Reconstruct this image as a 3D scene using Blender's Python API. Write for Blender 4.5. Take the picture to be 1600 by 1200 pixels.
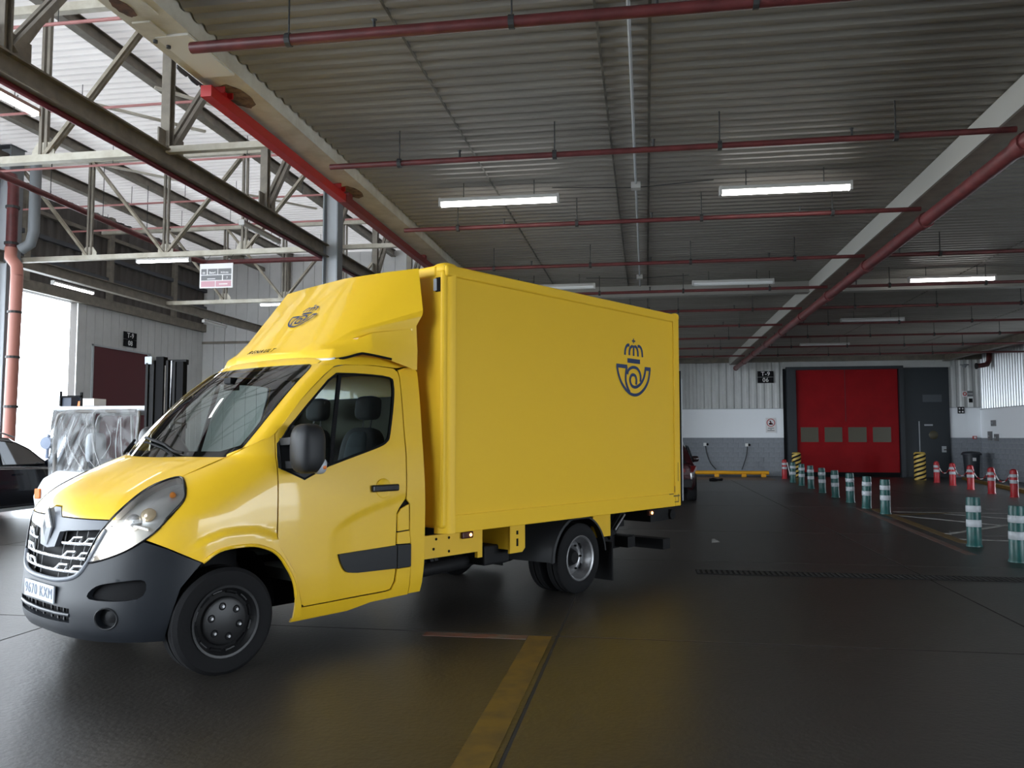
import bpy, bmesh, math, random
import numpy as np
from mathutils import Vector, Matrix
from mathutils.geometry import delaunay_2d_cdt

random.seed(4)
for o in list(bpy.data.objects): bpy.data.objects.remove(o)
scene = bpy.context.scene
COL = scene.collection
PI = math.pi

# ------------------------------------------------------------------ camera
PITCH = math.radians(3.7256); YAW = math.radians(9.2269)
cam_d = bpy.data.cameras.new('camera'); cam = bpy.data.objects.new('camera', cam_d); COL.objects.link(cam)
cam_d.sensor_fit = 'HORIZONTAL'; cam_d.sensor_width = 36.0; cam_d.lens = 36.0*1290/1600
cam_d.clip_start = .05; cam_d.clip_end = 400
cam.location = (0, 0, 1.55); cam.rotation_euler = (PI/2+PITCH, 0, YAW)
scene.camera = cam
# ------------------------------------------------------------------ world, exposure
world = bpy.data.worlds.new('World'); scene.world = world; world.use_nodes = True
bg = world.node_tree.nodes['Background']
bg.inputs['Color'].default_value = (.83, .915, 1.0, 1); bg.inputs['Strength'].default_value = 12.0
vs = scene.view_settings
vs.view_transform = 'Standard'; vs.look = 'None'; vs.gamma = 1.0; vs.use_curve_mapping = False
vs.exposure = 0.0
TUBE_STRENGTH = 16.0

# ------------------------------------------------------------------ building dimensions
XL = -18.7; XR = 12.97; YB = 34.9; YBL = 32.6; YF = -9.0
ROOF = 9.3; DECK = 4.8; XE = -3.46
OPEN_Y = 24.7; OPEN_Z = 6.05; FXO = -9.0
def portal(name, loc, rot, sx, sy):
    l = bpy.data.lights.new(name, 'AREA'); l.shape = 'RECTANGLE'; l.size = sx; l.size_y = sy
    l.cycles.is_portal = True
    o = bpy.data.objects.new(name, l); COL.objects.link(o); o.location = loc; o.rotation_euler = rot
portal('portal_side', (XL-.1, (YF+OPEN_Y)/2, OPEN_Z/2), (0, -PI/2, 0), OPEN_Z, OPEN_Y-YF)
portal('portal_front', ((XL+FXO)/2, YF-.1, OPEN_Z/2), (PI/2, 0, 0), FXO-XL, OPEN_Z)
RG0, RG1, RGZ = -6.5, 6.3, 3.0
portal('portal_gate', (XR+.4, (RG0+RG1)/2, RGZ/2), (0, PI/2, 0), RGZ, RG1-RG0)

RH0, RH1, RHZ = 25.0, 27.2, 2.4  # unseen second opening, added to let in light for the back wall
portal('portal_added_opening', (XR+.4, (RH0+RH1)/2, RHZ/2), (0, PI/2, 0), RHZ, RH1-RH0)

# ------------------------------------------------------------------ materials
MATS = {}
def mat(name, col, rough=.6, metal=0.0, noise=0.0, nscale=6.0, col2=None, bump=0.0, bscale=60.0, emit=None, estr=0.0, coat=0.0, spec=None, thr=(.35, .65), stretch=None, nrough=.6):
    if name in MATS: return MATS[name]
    m = bpy.data.materials.new(name); m.use_nodes = True
    nt = m.node_tree; b = nt.nodes['Principled BSDF']
    b.inputs['Base Color'].default_value = (*col, 1); b.inputs['Roughness'].default_value = rough; b.inputs['Metallic'].default_value = metal
    if coat: b.inputs['Coat Weight'].default_value = coat; b.inputs['Coat Roughness'].default_value = .04
    if spec is not None: b.inputs['Specular IOR Level'].default_value = spec
    if emit: b.inputs['Emission Color'].default_value = (*emit, 1); b.inputs['Emission Strength'].default_value = estr
    tc = None
    def coords():
        nonlocal tc
        if tc is None:
            t = nt.nodes.new('ShaderNodeTexCoord'); mp = nt.nodes.new('ShaderNodeMapping')
            if stretch: mp.inputs['Scale'].default_value = stretch
            nt.links.new(t.outputs['Object'], mp.inputs['Vector']); tc = mp
        return tc.outputs['Vector']
    if noise or col2:
        n = nt.nodes.new('ShaderNodeTexNoise'); n.inputs['Scale'].default_value = nscale; n.inputs['Detail'].default_value = 12; n.inputs['Roughness'].default_value = nrough
        r = nt.nodes.new('ShaderNodeValToRGB')
        c2 = col2 or tuple(c*(1-noise) for c in col)
        r.color_ramp.elements[0].position = thr[0]; r.color_ramp.elements[1].position = thr[1]
        r.color_ramp.elements[0].color = (*c2, 1); r.color_ramp.elements[1].color = (*col, 1)
        nt.links.new(coords(), n.inputs['Vector']); nt.links.new(n.outputs['Fac'], r.inputs['Fac']); nt.links.new(r.outputs['Color'], b.inputs['Base Color'])
    if bump:
        n2 = nt.nodes.new('ShaderNodeTexNoise'); n2.inputs['Scale'].default_value = bscale; n2.inputs['Detail'].default_value = 6
        bp = nt.nodes.new('ShaderNodeBump'); bp.inputs['Strength'].default_value = bump; bp.inputs['Distance'].default_value = .01
        nt.links.new(coords(), n2.inputs['Vector']); nt.links.new(n2.outputs['Fac'], bp.inputs['Height']); nt.links.new(bp.outputs['Normal'], b.inputs['Normal'])
    MATS[name] = m; return m
def glass(name, tint, ior=1.5, rough=.02):
    m = bpy.data.materials.new(name); m.use_nodes = True; nt = m.node_tree
    for n in list(nt.nodes): nt.nodes.remove(n)
    out = nt.nodes.new('ShaderNodeOutputMaterial'); mix = nt.nodes.new('ShaderNodeMixShader')
    tr = nt.nodes.new('ShaderNodeBsdfTransparent'); tr.inputs['Color'].default_value = (*tint, 1)
    gl = nt.nodes.new('ShaderNodeBsdfGlossy'); gl.inputs['Roughness'].default_value = rough
    fr = nt.nodes.new('ShaderNodeFresnel'); fr.inputs['IOR'].default_value = ior
    nt.links.new(fr.outputs[0], mix.inputs[0]); nt.links.new(tr.outputs[0], mix.inputs[1]); nt.links.new(gl.outputs[0], mix.inputs[2]); nt.links.new(mix.outputs[0], out.inputs[0])
    MATS[name] = m; return m

YEL = mat('yellow_paint', (.88, .545, .022), .36, coat=.5)
YELBOX = mat('yellow_panel', (.90, .555, .030), .45, spec=.25)
YELF = mat('yellow_frame', (.80, .49, .02), .5)
PLAST = mat('dark_plastic', (.018, .019, .021), .5, spec=.3, bump=.05, bscale=400)
BLACK = mat('black', (.006, .006, .007), .7, spec=.15)
BLKGL = mat('black_gloss', (.01, .01, .012), .25)
RUB = mat('rubber', (.010, .010, .011), .8, spec=.2, bump=.1, bscale=80)
CHASS = mat('chassis_black', (.012, .012, .013), .6, spec=.2)
RIMB = mat('rim_black', (.012, .012, .013), .4, spec=.35)
RIMS = mat('rim_steel', (.42, .42, .43), .38, metal=.8, noise=.4, nscale=9)
CHROME = mat('chrome', (.85, .86, .88), .22, metal=.75)
SILV = mat('silver_plastic', (.14, .152, .175), .42, spec=.35)
BOWL = mat('reflector_silver', (.55, .55, .54), .25, metal=.3)
GRYP = mat('grey_bumper', (.014, .0165, .021), .40, spec=.4, bump=.04, bscale=400)
GL_WS = glass('windshield_glass', (.62, .70, .68), 1.75)
GL_D = glass('door_glass', (.78, .86, .85), 1.45)
GL_L = glass('lamp_glass', (.95, .96, .97), 1.45)
FILM = glass('clear_film', (.93, .95, .97), 1.45, .2)
SEAT = mat('seat_fabric', (.025, .035, .042), .85)
SEATB = mat('seat_bolster', (.012, .013, .016), .8)
CABIN = mat('cabin_trim', (.05, .055, .055), .7)
HEADL = mat('headliner', (.28, .28, .28), .9)
AMB = mat('amber_lens', (.7, .22, .02), .3, emit=(1, .35, .05), estr=.12)
AMBON = mat('amber_lit', (1, .4, .1), .3, emit=(1, .45, .12), estr=9)
LAMPON = mat('lamp_lit', (1, .95, .85), .3, emit=(1, .93, .8), estr=9)
BULB = mat('lamp_warm', (.75, .66, .5), .15, metal=.5, emit=(1, .75, .45), estr=.1)
BLUE = mat('logo_blue', (.012, .035, .12), .5)
WHITE = mat('white_paint', (.78, .79, .78), .55)
PLATEW = mat('plate_white', (.46, .50, .56), .4)
GREYT = mat('plate_text', (.16, .19, .25), .5)
CONC = mat('concrete', (.034, .030, .026), .40, col2=(.020, .017, .014), nscale=4.0, bump=.3, bscale=28, spec=.6, nrough=.78, thr=(.32, .66))
JOINT = mat('joint_dark', (.02, .019, .018), .9)
GROUND = mat('ground', (.65, .65, .64), .9)
DECKM = mat('deck_grey', (.28, .262, .235), .5, col2=(.20, .185, .165), nscale=.8, thr=(.3, .7), stretch=(.5, 3, 1))
ROOFM = None
def translucent(name, col, tcol, rough=.6):
    m = bpy.data.materials.new(name); m.use_nodes = True; nt = m.node_tree
    for n in list(nt.nodes): nt.nodes.remove(n)
    out = nt.nodes.new('ShaderNodeOutputMaterial'); add = nt.nodes.new('ShaderNodeAddShader')
    tc = nt.nodes.new('ShaderNodeTexCoord'); nz = nt.nodes.new('ShaderNodeTexNoise'); nz.inputs['Scale'].default_value = .5; nz.inputs['Detail'].default_value = 5
    rp = nt.nodes.new('ShaderNodeValToRGB'); rp.color_ramp.elements[0].position = .3; rp.color_ramp.elements[1].position = .7
    rp.color_ramp.elements[0].color = (*[c*.75 for c in tcol], 1); rp.color_ramp.elements[1].color = (*tcol, 1)
    df = nt.nodes.new('ShaderNodeBsdfDiffuse'); df.inputs['Color'].default_value = (*col, 1); tr = nt.nodes.new('ShaderNodeBsdfTranslucent')
    nt.links.new(tc.outputs['Object'], nz.inputs['Vector']); nt.links.new(nz.outputs['Fac'], rp.inputs['Fac']); nt.links.new(rp.outputs['Color'], tr.inputs['Color'])
    nt.links.new(df.outputs[0], add.inputs[0]); nt.links.new(tr.outputs[0], add.inputs[1]); nt.links.new(add.outputs[0], out.inputs[0])
    MATS[name] = m; return m
ROOFM = translucent('roof_translucent', (.66, .64, .62), (.045, .0415, .040))
STEELC = mat('cream_steel', (.56, .53, .45), .5, col2=(.40, .36, .28), nscale=3, thr=(.3, .6))
TANS = mat('tan_steel', (.36, .32, .25), .5, col2=(.22, .19, .14), nscale=4)
STEELB = mat('brown_steel', (.22, .195, .155), .55, col2=(.15, .13, .105), nscale=4)
STEELG = mat('grey_steel', (.20, .215, .23), .5)
STEELL = mat('light_steel', (.42, .44, .46), .45)
PIPER = mat('red_pipe', (.14, .030, .030), .45, col2=(.085, .02, .02), nscale=5)
REDB = mat('red_beam', (.36, .008, .008), .4)
REDBD = mat('red_beam_dull', (.16, .02, .018), .55)
RUST = mat('rust', (.12, .05, .025), .85, col2=(.03, .015, .01), nscale=14)
ROD = mat('rod', (.03, .03, .03), .6)
TUBEM = mat('tube_lit', (1, 1, 1), .4, emit=(1, .98, .95), estr=TUBE_STRENGTH)
TUBEO = mat('tube_unlit', (.72, .73, .72), .35)
HOUS = mat('lamp_housing', (.45, .44, .42), .5)
WALLC = mat('wall_sheet', (.55, .56, .55), .45, noise=.1, nscale=2)
WALLW = mat('wall_white', (.90, .93, .96), .6)
WALLG = mat('wall_grey_block', (.27, .29, .32), .7, noise=.2, nscale=8)
WALLP = mat('wall_panel', (.58, .58, .57), .55, noise=.12, nscale=1.2)
WALLD = mat('wall_dark', (.085, .075, .068), .7)
DOORR = mat('door_red', (.27, .005, .008), .5, spec=.15, noise=.15, nscale=1.5)
DOORD = mat('door_dark_red', (.09, .008, .014), .6)
PANEL = mat('dark_panel', (.022, .028, .034), .5)
SMOKE = mat('smoked_window', (.07, .06, .035), .35)
GREENB = mat('bollard_green', (.003, .075, .070), .4, noise=.3, nscale=12)
REDBO = mat('bollard_red', (.38, .012, .018), .45)
REFL = mat('reflective_band', (.42, .45, .48), .4)
YMARK = mat('yellow_marking', (.15, .085, .010), .6, col2=(.07, .044, .015), nscale=5, thr=(.3, .6))
WMARK = mat('white_marking', (.42, .42, .40), .6, col2=(.16, .15, .14), nscale=7, thr=(.3, .62))
RMARK = mat('red_marking', (.14, .05, .03), .6, col2=(.11, .1, .09), nscale=6, thr=(.35, .6))
BARY = mat('barrier_yellow', (.72, .33, .01), .45)
CARB = mat('car_dark_blue', (.004, .006, .014), .22, coat=.8)
CARR = mat('car_dark_red', (.035, .006, .008), .25, coat=.8)
GL_C = glass('car_glass', (.25, .42, .48), 1.5)
TAIL = mat('tail_red', (.10, .004, .004), .3)
ORANGE = mat('orange_lens', (.85, .22, .04), .35)
BINM = mat('bin_grey', (.03, .036, .045), .5)
SIGNW = mat('sign_white', (.75, .74, .74), .5)
SIGNG = mat('sign_grey', (.16, .16, .165), .5)
SIGNP = mat('sign_pink', (.55, .30, .34), .5)
SIGNR = mat('sign_red', (.45, .03, .03), .5)
CABLE = mat('cable', (.02, .022, .025), .6)
BLUEG = mat('blue_grey', (.05, .065, .10), .5)
PLASTW = mat('white_wrap', (.75, .77, .8), .3)

# ------------------------------------------------------------------ mesh helpers
class MB:
    def __init__(s): s.v = []; s.f = []
    def add(s, vs, fs):
        b = len(s.v); s.v += [tuple(map(float, p)) for p in vs]; s.f += [tuple(b+i for i in f) for f in fs]; return s
    def box(s, x0, x1, y0, y1, z0, z1):
        return s.add([(x0,y0,z0),(x1,y0,z0),(x1,y1,z0),(x0,y1,z0),(x0,y0,z1),(x1,y0,z1),(x1,y1,z1),(x0,y1,z1)],
                     [(0,3,2,1),(4,5,6,7),(0,1,5,4),(1,2,6,5),(2,3,7,6),(3,0,4,7)])
    def prism(s, poly, a, b, axis='y'):
        n = len(poly)
        def P(u, w, t): return {'y': (u, t, w), 'x': (t, u, w), 'z': (u, w, t)}[axis]
        return s.add([P(u, w, a) for u, w in poly]+[P(u, w, b) for u, w in poly],
                     [tuple(range(n)), tuple(range(2*n-1, n-1, -1))]+[(i, n+i, n+(i+1) % n, (i+1) % n) for i in range(n)])
    def tube(s, pts, r, n=8, cap=True):
        pts = [Vector(p) for p in pts]; rs = r if isinstance(r, (list, tuple)) else [r]*len(pts)
        rings = []; prev = None
        for i, p in enumerate(pts):
            d = (pts[min(i+1, len(pts)-1)]-pts[max(i-1, 0)]).normalized()
            if prev is None: u = d.orthogonal().normalized()
            else:
                u = prev-d*prev.dot(d); u = u.normalized() if u.length > 1e-6 else d.orthogonal().normalized()
            prev = u; w = d.cross(u)
            rings.append([p+(u*math.cos(2*PI*k/n)+w*math.sin(2*PI*k/n))*rs[i] for k in range(n)])
        fs = []
        for i in range(len(pts)-1):
            for k in range(n): fs.append((i*n+k, i*n+(k+1) % n, (i+1)*n+(k+1) % n, (i+1)*n+k))
        if cap: fs += [tuple(range(n-1, -1, -1)), tuple((len(pts)-1)*n+k for k in range(n))]
        return s.add([q for R in rings for q in R], fs)
    def bar(s, a, b, w, h, upv=(0, 0, 1)):
        a, b = Vector(a), Vector(b); d = (b-a).normalized(); upv = Vector(upv)
        if abs(d.dot(upv)) > .98: upv = Vector((0, 1, 0))
        u = d.cross(upv).normalized(); t = u.cross(d)
        o = [u*sx*w/2+t*sz*h/2 for sx, sz in ((-1,-1),(1,-1),(1,1),(-1,1))]
        return s.add([a+q for q in o]+[b+q for q in o], [(0,3,2,1),(4,5,6,7),(0,1,5,4),(1,2,6,5),(2,3,7,6),(3,0,4,7)])
    def ibeam(s, a, b, w, h, t=.02, upv=(0, 0, 1)):
        a, b = Vector(a), Vector(b); d = (b-a).normalized(); upv = Vector(upv)
        if abs(d.dot(upv)) > .98: upv = Vector((0, 1, 0))
        u = d.cross(upv).normalized(); tt = u.cross(d)
        for dz in (h/2-t/2, -h/2+t/2): s.bar(a+tt*dz, b+tt*dz, w, t, upv)
        s.bar(a, b, t, h-2*t+.002, upv); return s
    def lathe(s, prof, n=32, axis='y', c=(0, 0, 0)):
        m = len(prof); vs = []
        for k in range(n):
            a = 2*PI*k/n
            for r, h in prof:
                q = {'y': (r*math.cos(a), h, r*math.sin(a)), 'z': (r*math.cos(a), r*math.sin(a), h), 'x': (h, r*math.cos(a), r*math.sin(a))}[axis]
                vs.append((q[0]+c[0], q[1]+c[1], q[2]+c[2]))
        fs = [(k*m+i, k*m+i+1, ((k+1) % n)*m+i+1, ((k+1) % n)*m+i) for k in range(n) for i in range(m-1)]
        return s.add(vs, fs)
    def grid(s, rows):
        m = len(rows[0])
        return s.add([p for r in rows for p in r], [(i*m+j, i*m+j+1, (i+1)*m+j+1, (i+1)*m+j) for i in range(len(rows)-1) for j in range(m-1)])
    def mirror(s):
        s.v = [(x, -y, z) for x, y, z in s.v]; s.f = [tuple(reversed(f)) for f in s.f]; return s

def obj(name, mb, m, parent=None, smooth=None, loc=None, rz=None, recalc=True, bevel=0):
    me = bpy.data.meshes.new(name)
    if isinstance(mb, MB):
        me.from_pydata(mb.v, [], mb.f)
        if recalc:
            bm = bmesh.new(); bm.from_mesh(me); bmesh.ops.recalc_face_normals(bm, faces=bm.faces); bm.to_mesh(me); bm.free()
    else: me = mb
    me.materials.clear(); me.materials.append(m)
    if smooth is not None:
        me.polygons.foreach_set('use_smooth', [True]*len(me.polygons))
        if smooth < 180: me.set_sharp_from_angle(angle=math.radians(smooth))
    o = bpy.data.objects.new(name, me); COL.objects.link(o)
    if parent is not None: o.parent = parent
    if loc: o.location = loc
    if rz is not None: o.rotation_euler = (0, 0, rz)
    if bevel:
        b = o.modifiers.new('bevel', 'BEVEL'); b.width = bevel; b.segments = 3; b.limit_method = 'ANGLE'; b.angle_limit = math.radians(30); b.harden_normals = False
    return o
def tag(o, label, cat, group=None):
    o['label'] = label; o['category'] = cat
    if group: o['group'] = group
    return o
def thing(name, label, cat, loc=(0, 0, 0), rz=0, group=None):
    o = bpy.data.objects.new(name, None); COL.objects.link(o); o.location = loc; o.rotation_euler = (0, 0, rz)
    o.empty_display_size = .1
    return tag(o, label, cat, group)
def struct(name, mb, m, parent=None, **k):
    o = obj(name, mb, m, parent, **k)
    if parent is None: o['kind'] = 'structure'
    return o
def inst(src, parent, loc, rz=0):
    c = src.copy(); COL.objects.link(c); c.parent = parent; c.location = loc; c.rotation_euler = (0, 0, rz); return c
def copy_tree(o, parent=None):
    c = o.copy(); COL.objects.link(c); c.parent = parent
    for ch in list(o.children): copy_tree(ch, c)
    return c
def text_mesh(txt, size, ext=.002, bold=0.0, align='CENTER', space=1.0):
    cu = bpy.data.curves.new('lettering', 'FONT'); cu.body = txt; cu.size = size; cu.extrude = ext; cu.offset = bold; cu.align_x = align; cu.align_y = 'CENTER'; cu.space_character = space
    t = bpy.data.objects.new('lettering_tmp', cu); COL.objects.link(t)
    me = bpy.data.meshes.new_from_object(t.evaluated_get(bpy.context.evaluated_depsgraph_get()))
    bpy.data.objects.remove(t); bpy.data.curves.remove(cu); return me
def place(o, loc, xdir, ydir):
    x = Vector(xdir).normalized(); y = Vector(ydir).normalized(); z = x.cross(y)
    o.matrix_local = Matrix(((x.x, y.x, z.x, loc[0]), (x.y, y.y, z.y, loc[1]), (x.z, y.z, z.z, loc[2]), (0, 0, 0, 1)))
    return o
def crom(pts, k=6, closed=False):
    pts = [np.array(p, float) for p in pts]; n = len(pts); out = []
    rng = range(n) if closed else range(n-1)
    for i in rng:
        if closed: p0, p1, p2, p3 = pts[(i-1) % n], pts[i], pts[(i+1) % n], pts[(i+2) % n]
        else: p0, p1, p2, p3 = pts[max(i-1, 0)], pts[i], pts[i+1], pts[min(i+2, n-1)]
        for j in range(k):
            t = j/k
            out.append(.5*((2*p1)+(-p0+p2)*t+(2*p0-5*p1+4*p2-p3)*t*t+(-p0+3*p1-3*p2+p3)*t**3))
    if not closed: out.append(pts[-1])
    return [tuple(p) for p in out]
def inside(p, poly):
    c = False; x, y = p; j = len(poly)-1
    for i in range(len(poly)):
        xi, yi = poly[i]; xj, yj = poly[j]
        if (yi > y) != (yj > y) and x < (xj-xi)*(y-yi)/(yj-yi)+xi: c = not c
        j = i
    return c
def densify(poly, step):
    out = []
    for i in range(len(poly)):
        a, b = poly[i], poly[(i+1) % len(poly)]; L = math.hypot(a[0]-b[0], a[1]-b[1]); k = max(1, int(L/step))
        out += [(a[0]+(b[0]-a[0])*j/k, a[1]+(b[1]-a[1])*j/k) for j in range(k)]
    return out
def panel(outline, holes, step, mapf, out_ref, thick=.015, sx=1.0):
    """triangulated sheet over a 2D outline, mapped by mapf(u, v, offset); rim folded inwards"""
    loops = [densify(l, step) for l in [outline]+list(holes)]
    vs, es = [], []
    for l in loops:
        b = len(vs); vs += l; es += [(b+i, b+(i+1) % len(l)) for i in range(len(l))]
    us = [p[0] for p in outline]; ws = [p[1] for p in outline]
    y = min(ws)+step*.5
    while y < max(ws):
        x = min(us)+step*.5
        while x < max(us):
            if inside((x, y), outline) and not any(inside((x, y), h) for h in holes): vs.append((x, y))
            x += step
        y += step
    R = delaunay_2d_cdt([Vector(p) for p in vs], es, [], 0, 1e-5)
    V2 = [tuple(p) for p in R[0]]; T = []
    for f in R[2]:
        c = (sum(V2[i][0] for i in f)/3, sum(V2[i][1] for i in f)/3)
        if inside(c, outline) and not any(inside(c, h) for h in holes): T.append(tuple(f))
    V = [Vector(mapf(u, w, 0)) for u, w in V2]
    ref = Vector(out_ref); sgn = 0
    for f in T[:400]:
        a, b, c = (V[i] for i in f); N = (b-a).cross(c-a); sgn += N.dot((a+b+c)/3-ref)
    if sgn < 0: T = [tuple(reversed(f)) for f in T]
    mb = MB(); mb.add(V, T)
    if thick:
        for l in loops:
            k = len(l); A = [mapf(u, w, 0) for u, w in l]; B = [mapf(u, w, -thick) for u, w in l]
            mb.add(A+B, [(i, (i+1) % k, k+(i+1) % k, k+i) for i in range(k)])
    return mb
def ribbon(pts, w, closed=False):
    """flat 2D stroke polygons as quads"""
    P = [np.array(p, float) for p in pts]; n = len(P); L, Rr = [], []
    for i in range(n):
        a = P[(i-1) % n] if (closed or i > 0) else P[i]; b = P[(i+1) % n] if (closed or i < n-1) else P[i]
        d = b-a; d = d/(np.linalg.norm(d)+1e-9); q = np.array([-d[1], d[0]])
        L.append(P[i]+q*w/2); Rr.append(P[i]-q*w/2)
    return L, Rr
# ================================================================== SETTING
# ground outside, floor base and concrete slabs
struct('ground', MB().box(-90, 90, -90, 90, -.40, -.30), GROUND)
floor = struct('floor', MB().box(XL-3, XR+.3, YF-2, YB+.2, -.30, -.0015), JOINT)
jx = [XL-3, -17.6, -13.4, -9.2, -4.9, -.70, 3.05, 7.2, XR+.3]
jy = [YF-2, -10, -6, -2, 2.2, 6.55, 10.75, 14.2, 19.6, 24.6, 29.6, YB+.2]
for i in range(len(jx)-1):
    for j in range(len(jy)-1):
        g = .011
        obj('slab', MB().box(jx[i]+g, jx[i+1]-g, jy[j]+g, jy[j+1]-g, -.05, 0), CONC, floor)

def corrugated(u0, u1, pitch, depth, mk, t0, t1, flat=.32):
    """trapezoid sheet: runs along u with ribs; mk(u, d, t) -> point"""
    mb = MB(); prof = []; u = u0
    while u < u1-1e-6:
        for a, d in ((0, 0), (flat, 0), (.5, 1), (.5+flat, 1)):
            q = u+a*pitch
            if q < u1: prof.append((q, d*depth))
        u += pitch
    prof.append((u1, 0))
    return mb.grid([[mk(q, d, t0) for q, d in prof], [mk(q, d, t1) for q, d in prof]])

ceil = struct('ceiling', corrugated(YF, YB, .18, .032, lambda q, d, t: (t, q, DECK+d), XE+.02, XR), DECKM, recalc=False)
obj('deck_top', MB().box(XE+.02, XR, YF, YB, DECK+.06, DECK+.10), DECKM, ceil)
for x_, w_ in ((-1.92, .02), (-.35, .02), (.06, .025), (6.2, .02), (9.4, .02)):
    obj('sheet_lap', MB().box(x_-w_/2, x_+w_/2, YF, YB-.4, DECK-.002, DECK+.012), mat('lap_dark', (.17, .16, .14), .7, noise=.6, nscale=3), ceil)
roof = struct('roof', corrugated(YF, YBL, .26, .09, lambda q, d, t: (t, q, ROOF+d), XL, XE+.6), ROOFM, recalc=False)
struct('wall_canopy', MB().box(XE+.5, XE+.6, YF, YBL, DECK+.12, ROOF), WALLD)

# ---- back wall of the dock
wb = struct('wall_back', MB().box(.3, XR+.3, YB+.03, YB+.25, 0, 5.0), WALLC)
def sheet(x0, x1, z0, z1, y, name='cladding_sheet', parent=None, pitch=.30):
    return obj(name, corrugated(x0, x1, pitch, .05, lambda q, d, t: (q, y-d, t), z0, z1), WALLC, parent, recalc=False)
for (a, b) in ((.3, 5.5), (11.80, XR)):
    sheet(a, b, 2.74, 4.72, YB, parent=wb)
    obj('white_band', MB().box(a, b, YB-.03, YB+.02, 1.55, 2.72), WALLW, wb)
    obj('ledge', MB().box(a, b, YB-.06, YB, 2.72, 2.75), STEELL, wb)
    obj('mortar_backing', MB().box(a, b, YB-.01, YB+.02, 0, 1.55), WALLG, wb)
blk = None
def blocks(parent, u0, u1, fix, along):
    global blk
    row = 0; z = .004
    while z < 1.5:
        u = u0 - (.2 if row % 2 else 0)
        while u < u1-.02:
            a, b = max(u, u0), min(u+.4, u1)
            if b-a > .03:
                full = abs((b-a)-.4) < 1e-6
                L = (b-a)/.4
                if blk is None:
                    blk = obj('block', MB().box(0, .392, -.03, 0, 0, .186), WALLG, parent); c = blk
                else: c = inst(blk, parent, (0, 0, 0))
                c.scale = (L, 1, 1)
                if along == 'x': c.location = (a, fix-.012, z)
                else: c.location = (fix-.012, b, z); c.rotation_euler = (0, 0, -PI/2)
            u += .4
        z += .193; row += 1
blocks(wb, .9, 5.5, YB, 'x'); blocks(wb, 11.80, XR, YB, 'x')
# header beam over the gate
struct('trim_1', MB().box(5.5, 11.85, YB-.12, YB, 4.35, 4.62), WALLC)
struct('trim_2', MB().box(.3, XR, YB-.30, YB-.02, 4.62, 4.80), STEELB)

# ---- door_1: red rapid door
d1 = struct('door_1', MB().box(5.5, 10.05, YB-.04, YB+.02, 0, 4.35), BLACK)
cur = obj('curtain', MB().box(6.0, 9.87, YB-.14, YB-.09, .17, 4.30), DOORR, d1)
for x0_, x1_ in ((6.14, 6.82), (7.06, 7.73), (7.96, 8.65), (8.89, 9.57)):
    w = obj('vision_panel', MB().box(x0_, x1_, YB-.15, YB-.135, 1.38, 1.97), SMOKE, cur)
for x_ in (7.88,): obj('curtain_seam', MB().box(x_-.012, x_+.012, YB-.146, YB-.138, 2.2, 4.28), DOORD, cur)
for z_ in (1.18, 2.16, 3.2): obj('stiffener', MB().box(6.0, 9.87, YB-.146, YB-.138, z_, z_+.03), DOORR, cur)
obj('bottom_bar', MB().box(5.98, 9.89, YB-.16, YB-.07, .08, .18), BLACK, d1)
for x_ in (5.62, 9.90): obj('guide_post', MB().box(x_, x_+.16 if x_ > 7 else x_+.35, YB-.28, YB-.02, 0, 4.33), PANEL, d1)
obj('top_roller_box', MB().box(5.6, 10.05, YB-.32, YB-.02, 4.28, 4.40), PANEL, d1)
# ---- door_2: dark panel with personnel door
d2 = struct('door_2', MB().box(10.07, 11.78, YB-.10, YB+.02, 0, 4.33), PANEL)
leaf = obj('door_leaf', MB().box(10.66, 11.70, YB-.125, YB-.095, .05, 2.2), PANEL, d2)
obj('round_window', MB().lathe([(0, -.02), (.15, -.02), (.17, -.005), (.17, .03)], 24, 'y', (11.15, YB-.13, 1.66)), SMOKE, leaf, smooth=40)
obj('lock_plate', MB().box(11.44, 11.6, YB-.15, YB-.12, .98, 1.22), STEELL, leaf)
obj('lever', MB().box(11.50, 11.72, YB-.20, YB-.15, 1.06, 1.10), ROD, leaf)
obj('closer', MB().box(10.82, 11.12, YB-.17, YB-.12, 2.02, 2.08), STEELL, leaf)
obj('leaf_edge', MB().box(10.62, 10.645, YB-.14, YB-.10, .1, 2.2), STEELL, d2)
obj('notice_plate', MB().box(10.8, 11.5, YB-.115, YB-.10, 2.96, 3.25), mat('notice_plate', (.07, .08, .09), .5), d2)

# ---- right wall with an open gate out of frame, plus an added light opening farther back
wr = struct('wall_right', MB().box(XR+.02, XR+.3, YF, RG0, 0, 5.0).box(XR+.02, XR+.3, RG1, RH0, 0, 5.0).box(XR+.02, XR+.3, RH1, YB+.2, 0, 5.0).box(XR+.02, XR+.3, RG0, RG1, RGZ, 5.0).box(XR+.02, XR+.3, RH0, RH1, RHZ, 5.0), WALLC)
for (a_, b_) in ((RG1+.1, RH0-.1), (RH1+.1, YB)):
    obj('cladding_sheet', corrugated(a_, b_, .22, .05, lambda q, d, t: (XR-d, q, t), 2.68, 4.8), mat('wall_sheet_bright', (.62, .64, .66), .3, metal=.35), wr, recalc=False)
    obj('white_band', MB().box(XR-.03, XR+.03, a_, b_, 1.45, 2.66), WALLW, wr)
    obj('ledge', MB().box(XR-.06, XR, a_, b_, 2.65, 2.68), STEELL, wr)
obj('grey_band', MB().box(XR-.012, XR+.03, RG1+.1, RH0-.1, 0, 1.45).box(XR-.012, XR+.03, RH1+.1, 28.9, 0, 1.45), WALLG, wr)
blocks(wr, 28.9, YB-.01, XR, 'y')
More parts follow.
